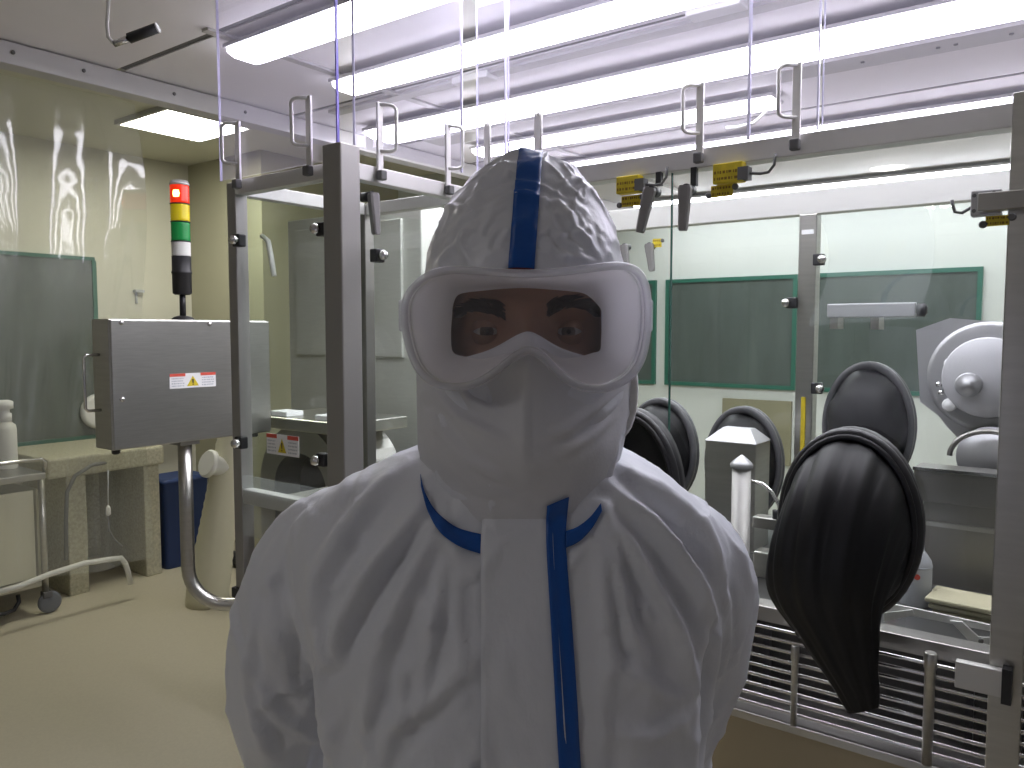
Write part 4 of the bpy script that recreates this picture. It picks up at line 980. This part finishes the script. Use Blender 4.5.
for j in range(nz_+1):           # the lower hem lies flush on the hood
    f = min(1, max(0, (j/nz_-.62)/.30)); f = f*f*(3-2*f)
    if f <= 0: continue
    for i in range(nt_+1):
        k = j*(nt_+1)+i; p_ = Vector(P[k]); d = (p_-CAML).normalized(); h = BHM.ray_cast(CAML, d)
        if h[0] is not None and (h[0]-p_).length < .035: P[k] = p_.lerp(h[0]-d*.0014, f)
setv(mk, P)
sd = mk.modifiers.new('solid', 'SOLIDIFY'); sd.thickness = .0012
# ribbed ear strap at the right edge of the mask
pts = [LP(628,352,-.015), LP(632,372,-.02), LP(633,392,-.022), LP(631,412,-.022), LP(626,428,-.025), LP(620,436,-.03)]
rows = []
for k, s in enumerate(interp([tuple(p)+(0,) for p in pts], 40)):
    c = Vector(s[:3]); rows.append([c+Vector((dx, -.001*(1 if (k//2) % 2 else 0)-.0022*(abs(dx) < .004), 0)) for dx in (-.0045,-.003,-.001,.001,.003,.0045)])
es = MB().rings(rows, closed=False).build('ear_strap', m_labelw, person, local=True)
sd = es.modifiers.new('solid', 'SOLIDIFY'); sd.thickness = .001
# ---------------------------------------------------------------- goggles
OUT = [(418,283),(432,274),(455,270),(490,272),(525,274),(560,272),(595,268),(620,266),(636,271),(645,285),(648,310),(646,340),(640,362),(628,378),(610,387),(592,389),(575,384),(558,372),(543,357),(529,350),(515,356),(500,368),(484,379),(466,386),(445,386),(428,379),(415,363),(407,338),(404,312),(408,295)]
INN = [(457,296),(466,292.5),(480,291),(500,289),(525,288),(550,289.5),(572,291.5),(585,294),(595,302),(602,312),(602,325),(601,338),(600,350),(592,353),(582,356),(572,357.5),(562,358),(552,354),(542,348),(528,344),(518,348),(510,352),(501,355),(490,357.5),(478,359),(465,356.5),(453,352),(451,335),(452,318),(453,306)]
def cr(pts, m):
    n = len(pts); out = []
    for k in range(m):
        f = k/m*n; i = int(f); t = f-i; p = [np.array(pts[(i+o_) % n], float) for o_ in (-1,0,1,2)]
        out.append(.5*((2*p[1])+(-p[0]+p[2])*t+(2*p[0]-5*p[1]+4*p[2]-p[3])*t*t+(-p[0]+3*p[1]-3*p[2]+p[3])*t**3))
    return out
def yl(px): x = (px-526)/FPX*.6; return -.118 + 4.9*x*x
M_ = 150; oo, ii = cr(OUT, M_), cr(INN, M_)
o3 = [LP(a, b, yl(a)) for a, b in oo]
def yi(px): x = (px-526)/FPX*.6; return -.0985 + 6.0*x*x
i3 = [LP(a, b, yi(a)) for a, b in ii]
gg = MB()
mid = [p.lerp(q, .35)+Vector((0,.004,0)) for p, q in zip(o3, i3)]; mid2 = [p.lerp(q, .75)+Vector((0,.006,0)) for p, q in zip(o3, i3)]
cx0 = sum((p for p in o3), Vector())/M_
wall = [Vector((p.x*1.0, p.y+.016, p.z)) for p in o3]
wall2 = [Vector((cx0.x+(p.x-cx0.x)*.985, p.y+.040, cx0.z+(p.z-cx0.z)*.97)) for p in o3]
gl_ = MB().rings([wall2, wall, o3], caps=False).build('goggles', m_milky, person, local=True)
MB().tube(o3, .0032, 10, closed=True).build('rim', m_milky, gl_, local=True)
MB().rings([o3, mid, mid2, i3], caps=False).build('skirt', m_skirt, gl_, local=True)
cpx = np.array([526., 318.]); rows = []
for k in range(10):
    f = .985*(1-k/9.5); rows.append([LP(*(cpx+(p-cpx)*f), yl((cpx+(p-cpx)*f)[0])) for p in oo])
MB().rings(rows).build('lens', m_lens, gl_, local=True)
# strap round the hood
st = []
for k in range(61):
    a = math.radians(-8 + 196*k/60); st.append(Vector((-.002+.0975*math.cos(a), .012+.106*math.sin(a)*(1 if a < PI else 1), 1.672+.012*math.sin(a))))
rows = [[p+Vector((0,0,dz)) for dz in (-.010,-.003,.003,.010)] for p in st]
so = MB().rings(rows, closed=False).build('strap', m_strap, gl_, local=True); sd = so.modifiers.new('solid', 'SOLIDIFY'); sd.thickness = .002
for sx, px in ((-1, 405), (1, 646)):
    p = LP(px, 316, yl(px)+.03); MB().obx(p+Vector((sx*.001,0,0)), .003, .012, .013).build('strap_clip', m_milky, gl_, bevel=.002, local=True)
# ---------------------------------------------------------------- taped seams and zip flap laid on the cloth
def bvh(objs):
    vs, fs = [], []
    for o in objs:
        b = len(vs); vs += [tuple(v.co) for v in o.data.vertices]; fs += [tuple(i+b for i in p.vertices) for p in o.data.polygons]
    return BVHTree.FromPolygons(vs, fs)
BV = bvh([suit, hood, mk])
def drop(px, py, off, bv=None):
    d = (LP(px, py, 0)-CAML).normalized(); h = (bv or BV).ray_cast(CAML, d)
    return (h[0] - d*off) if h[0] is not None else None
def ribbon(name, left, right, n, m, off, m_, par, th=.0008, bv=None):
    L, R = interp([(a, b, 0, 0) for a, b in left], n), interp([(a, b, 0, 0) for a, b in right], n); rows = []
    for l, r in zip(L, R):
        row = [drop(l[0]+(r[0]-l[0])*k/m, l[1]+(r[1]-l[1])*k/m, off, bv) for k in range(m+1)]
        if all(p is not None for p in row): rows.append(row)
    if name == 'zip_flap':      # its top slides under the hood
        for k in range(12): rows[k] = [p + (p-CAML).normalized()*.010*(1-k/12)**1.3 for p in rows[k]]
    # soften the profile so that tape bridges small wrinkles
    A = np.array([[tuple(p) for p in r] for r in rows])
    for _ in range(2):
        B = A.copy(); B[1:-1] = (A[:-2]+2*A[1:-1]+A[2:])/4; A = B
    o = MB().rings([[Vector(p) for p in r] for r in A], closed=False).build(name, m_, par, local=True)
    sd = o.modifiers.new('solid', 'SOLIDIFY'); sd.thickness = th; sd.offset = 0; return o
flap = ribbon('zip_flap', [(484,512),(481,540),(481,600),(481,680),(481,768),(482,900),(484,1100)], [(552,512),(553,540),(556,600),(562,680),(568,768),(578,900),(590,1100)], 90, 14, .0035, m_suit, person, .002)
BV2 = bvh([suit, hood, mk, flap])
ribbon('seam_tape', [(547,506),(546,530),(547,560),(550,610),(554,680),(559,768),(568,900),(580,1100)], [(569,497),(566,530),(567,560),(571,610),(576,680),(581,768),(590,900),(602,1100)], 110, 5, .0028, m_tape, person, bv=BV2)
ribbon('seam_tape', [(420.5,474),(425,492),(436,511),(456,527),(481,534)], [(421,486),(427,509),(439,531),(459,546),(481,554)], 40, 4, .0035, m_tape, person)
ribbon('seam_tape', [(566,531),(577,527),(590,517),(601,503)], [(566,548),(580,541),(593,527),(602,511)], 30, 4, .0035, m_tape, person)
# crown tape: front part seen, then over the crown and down the back of the hood
BH = bvh([hood])
rows = []
for k in range(90):
    a = math.radians(-14 - 0 + 175*k/89)       # 0 = forward, 90 = up, 180 = back
    o_ = Vector((0, .012, 1.690)); d = Vector((0, -math.cos(a), math.sin(a)))
    row = []
    for j in range(6):
        xx = (-.0155 + .0205*j/5) + .010*min(1, max(0, (a-.2)/1.3)); h = BH.ray_cast(o_ + Vector((xx,0,0)) + d*.4, -d)
        row.append(None if h[0] is None else h[0]+d*.0016)
    if all(p is not None for p in row) and not (row[0].y < 0 and row[0].z < 1.704): rows.append(row)
o = MB().rings(rows, closed=False).build('seam_tape', m_tape, person, local=True); sd = o.modifiers.new('solid', 'SOLIDIFY'); sd.thickness = .0008
ribbon('inner_cap', [(494,271.5),(505,268.5),(519,267.5),(532,268.5),(542,271.5)], [(494,274),(505,275),(519,275),(532,275),(542,274)], 24, 3, .0024, mat('cap_maroon', (.10,.018,.014), .6), person, bv=BH)
# ---------------------------------------------------------------- hands clasped behind the back, overboots
def hand(wr, dirv, nrm, sx, nm):
    dirv, nrm = Vector(dirv).normalized(), Vector(nrm).normalized(); sd_ = dirv.cross(nrm).normalized()*sx
    mb = MB(); wr = Vector(wr)
    pal = []
    for k in range(8):
        f = k/7; c = wr + dirv*.092*f; a = .027+.016*math.sin(min(1, f*1.3)*PI/2); b = .017-.004*f
        pal.append([c+sd_*a*math.cos(t_)+nrm*b*math.sin(t_) for t_ in [2*PI*i/20 for i in range(20)]])
    mb.rings(pal)
    for k, (off, ln) in enumerate(((.030,.068),(.010,.076),(-.011,.070),(-.030,.054))):
        p = wr+dirv*.085+sd_*off; path = [p - dirv*.02, p]; d = dirv.copy(); R = Matrix.Rotation(-.42*sx, 3, sd_)
        for s_ in (.45,.32,.23):
            d = (d + nrm*.42).normalized(); path.append(path[-1]+d*ln*s_)
        mb.tube(path, [.0098,.0098,.0090,.0084,.0070], 12)
    p = wr+dirv*.03+sd_*.028; path = [p-sd_*.01, p+sd_*.014+dirv*.02+nrm*.008, p+sd_*.022+dirv*.042+nrm*.016, p+sd_*.020+dirv*.062+nrm*.022]
    mb.tube(path, [.013,.0115,.0105,.008], 12)
    return remeshed(nm, mb, m_latex, .0028, 3)
hand((-.040,.222,.968), (.9,.06,-.25), (0,-.6,-.35), 1, 'glove')
hand((.020,.238,.985), (-.86,.16,-.35), (0,-.7,.2), -1, 'glove')
for sx in (-1, 1):
    c = sx*.108-.012; mb = MB()
    mb.rings([[Vector((c+sx*.012*f_+hw*math.cos(t_)*1.0, y, max(.002, zc_+hh*math.sin(t_)))) for t_ in [2*PI*i/28 for i in range(28)]] for f_, y, hw, zc_, hh in ((0,.125,.012,.04,.03),(0,.115,.036,.045,.043),(0,.07,.043,.055,.055),(.2,.02,.044,.058,.058),(.6,-.05,.048,.042,.042),(1,-.11,.047,.032,.032),(1.2,-.145,.034,.026,.026),(1.2,-.158,.010,.020,.012))])
    mb.tube([(c,.045,.05),(c,.042,.12),(c,.040,.20)], [.058,.066,.074], 24)
    remeshed('overboot', mb, m_suit, .005, 3)
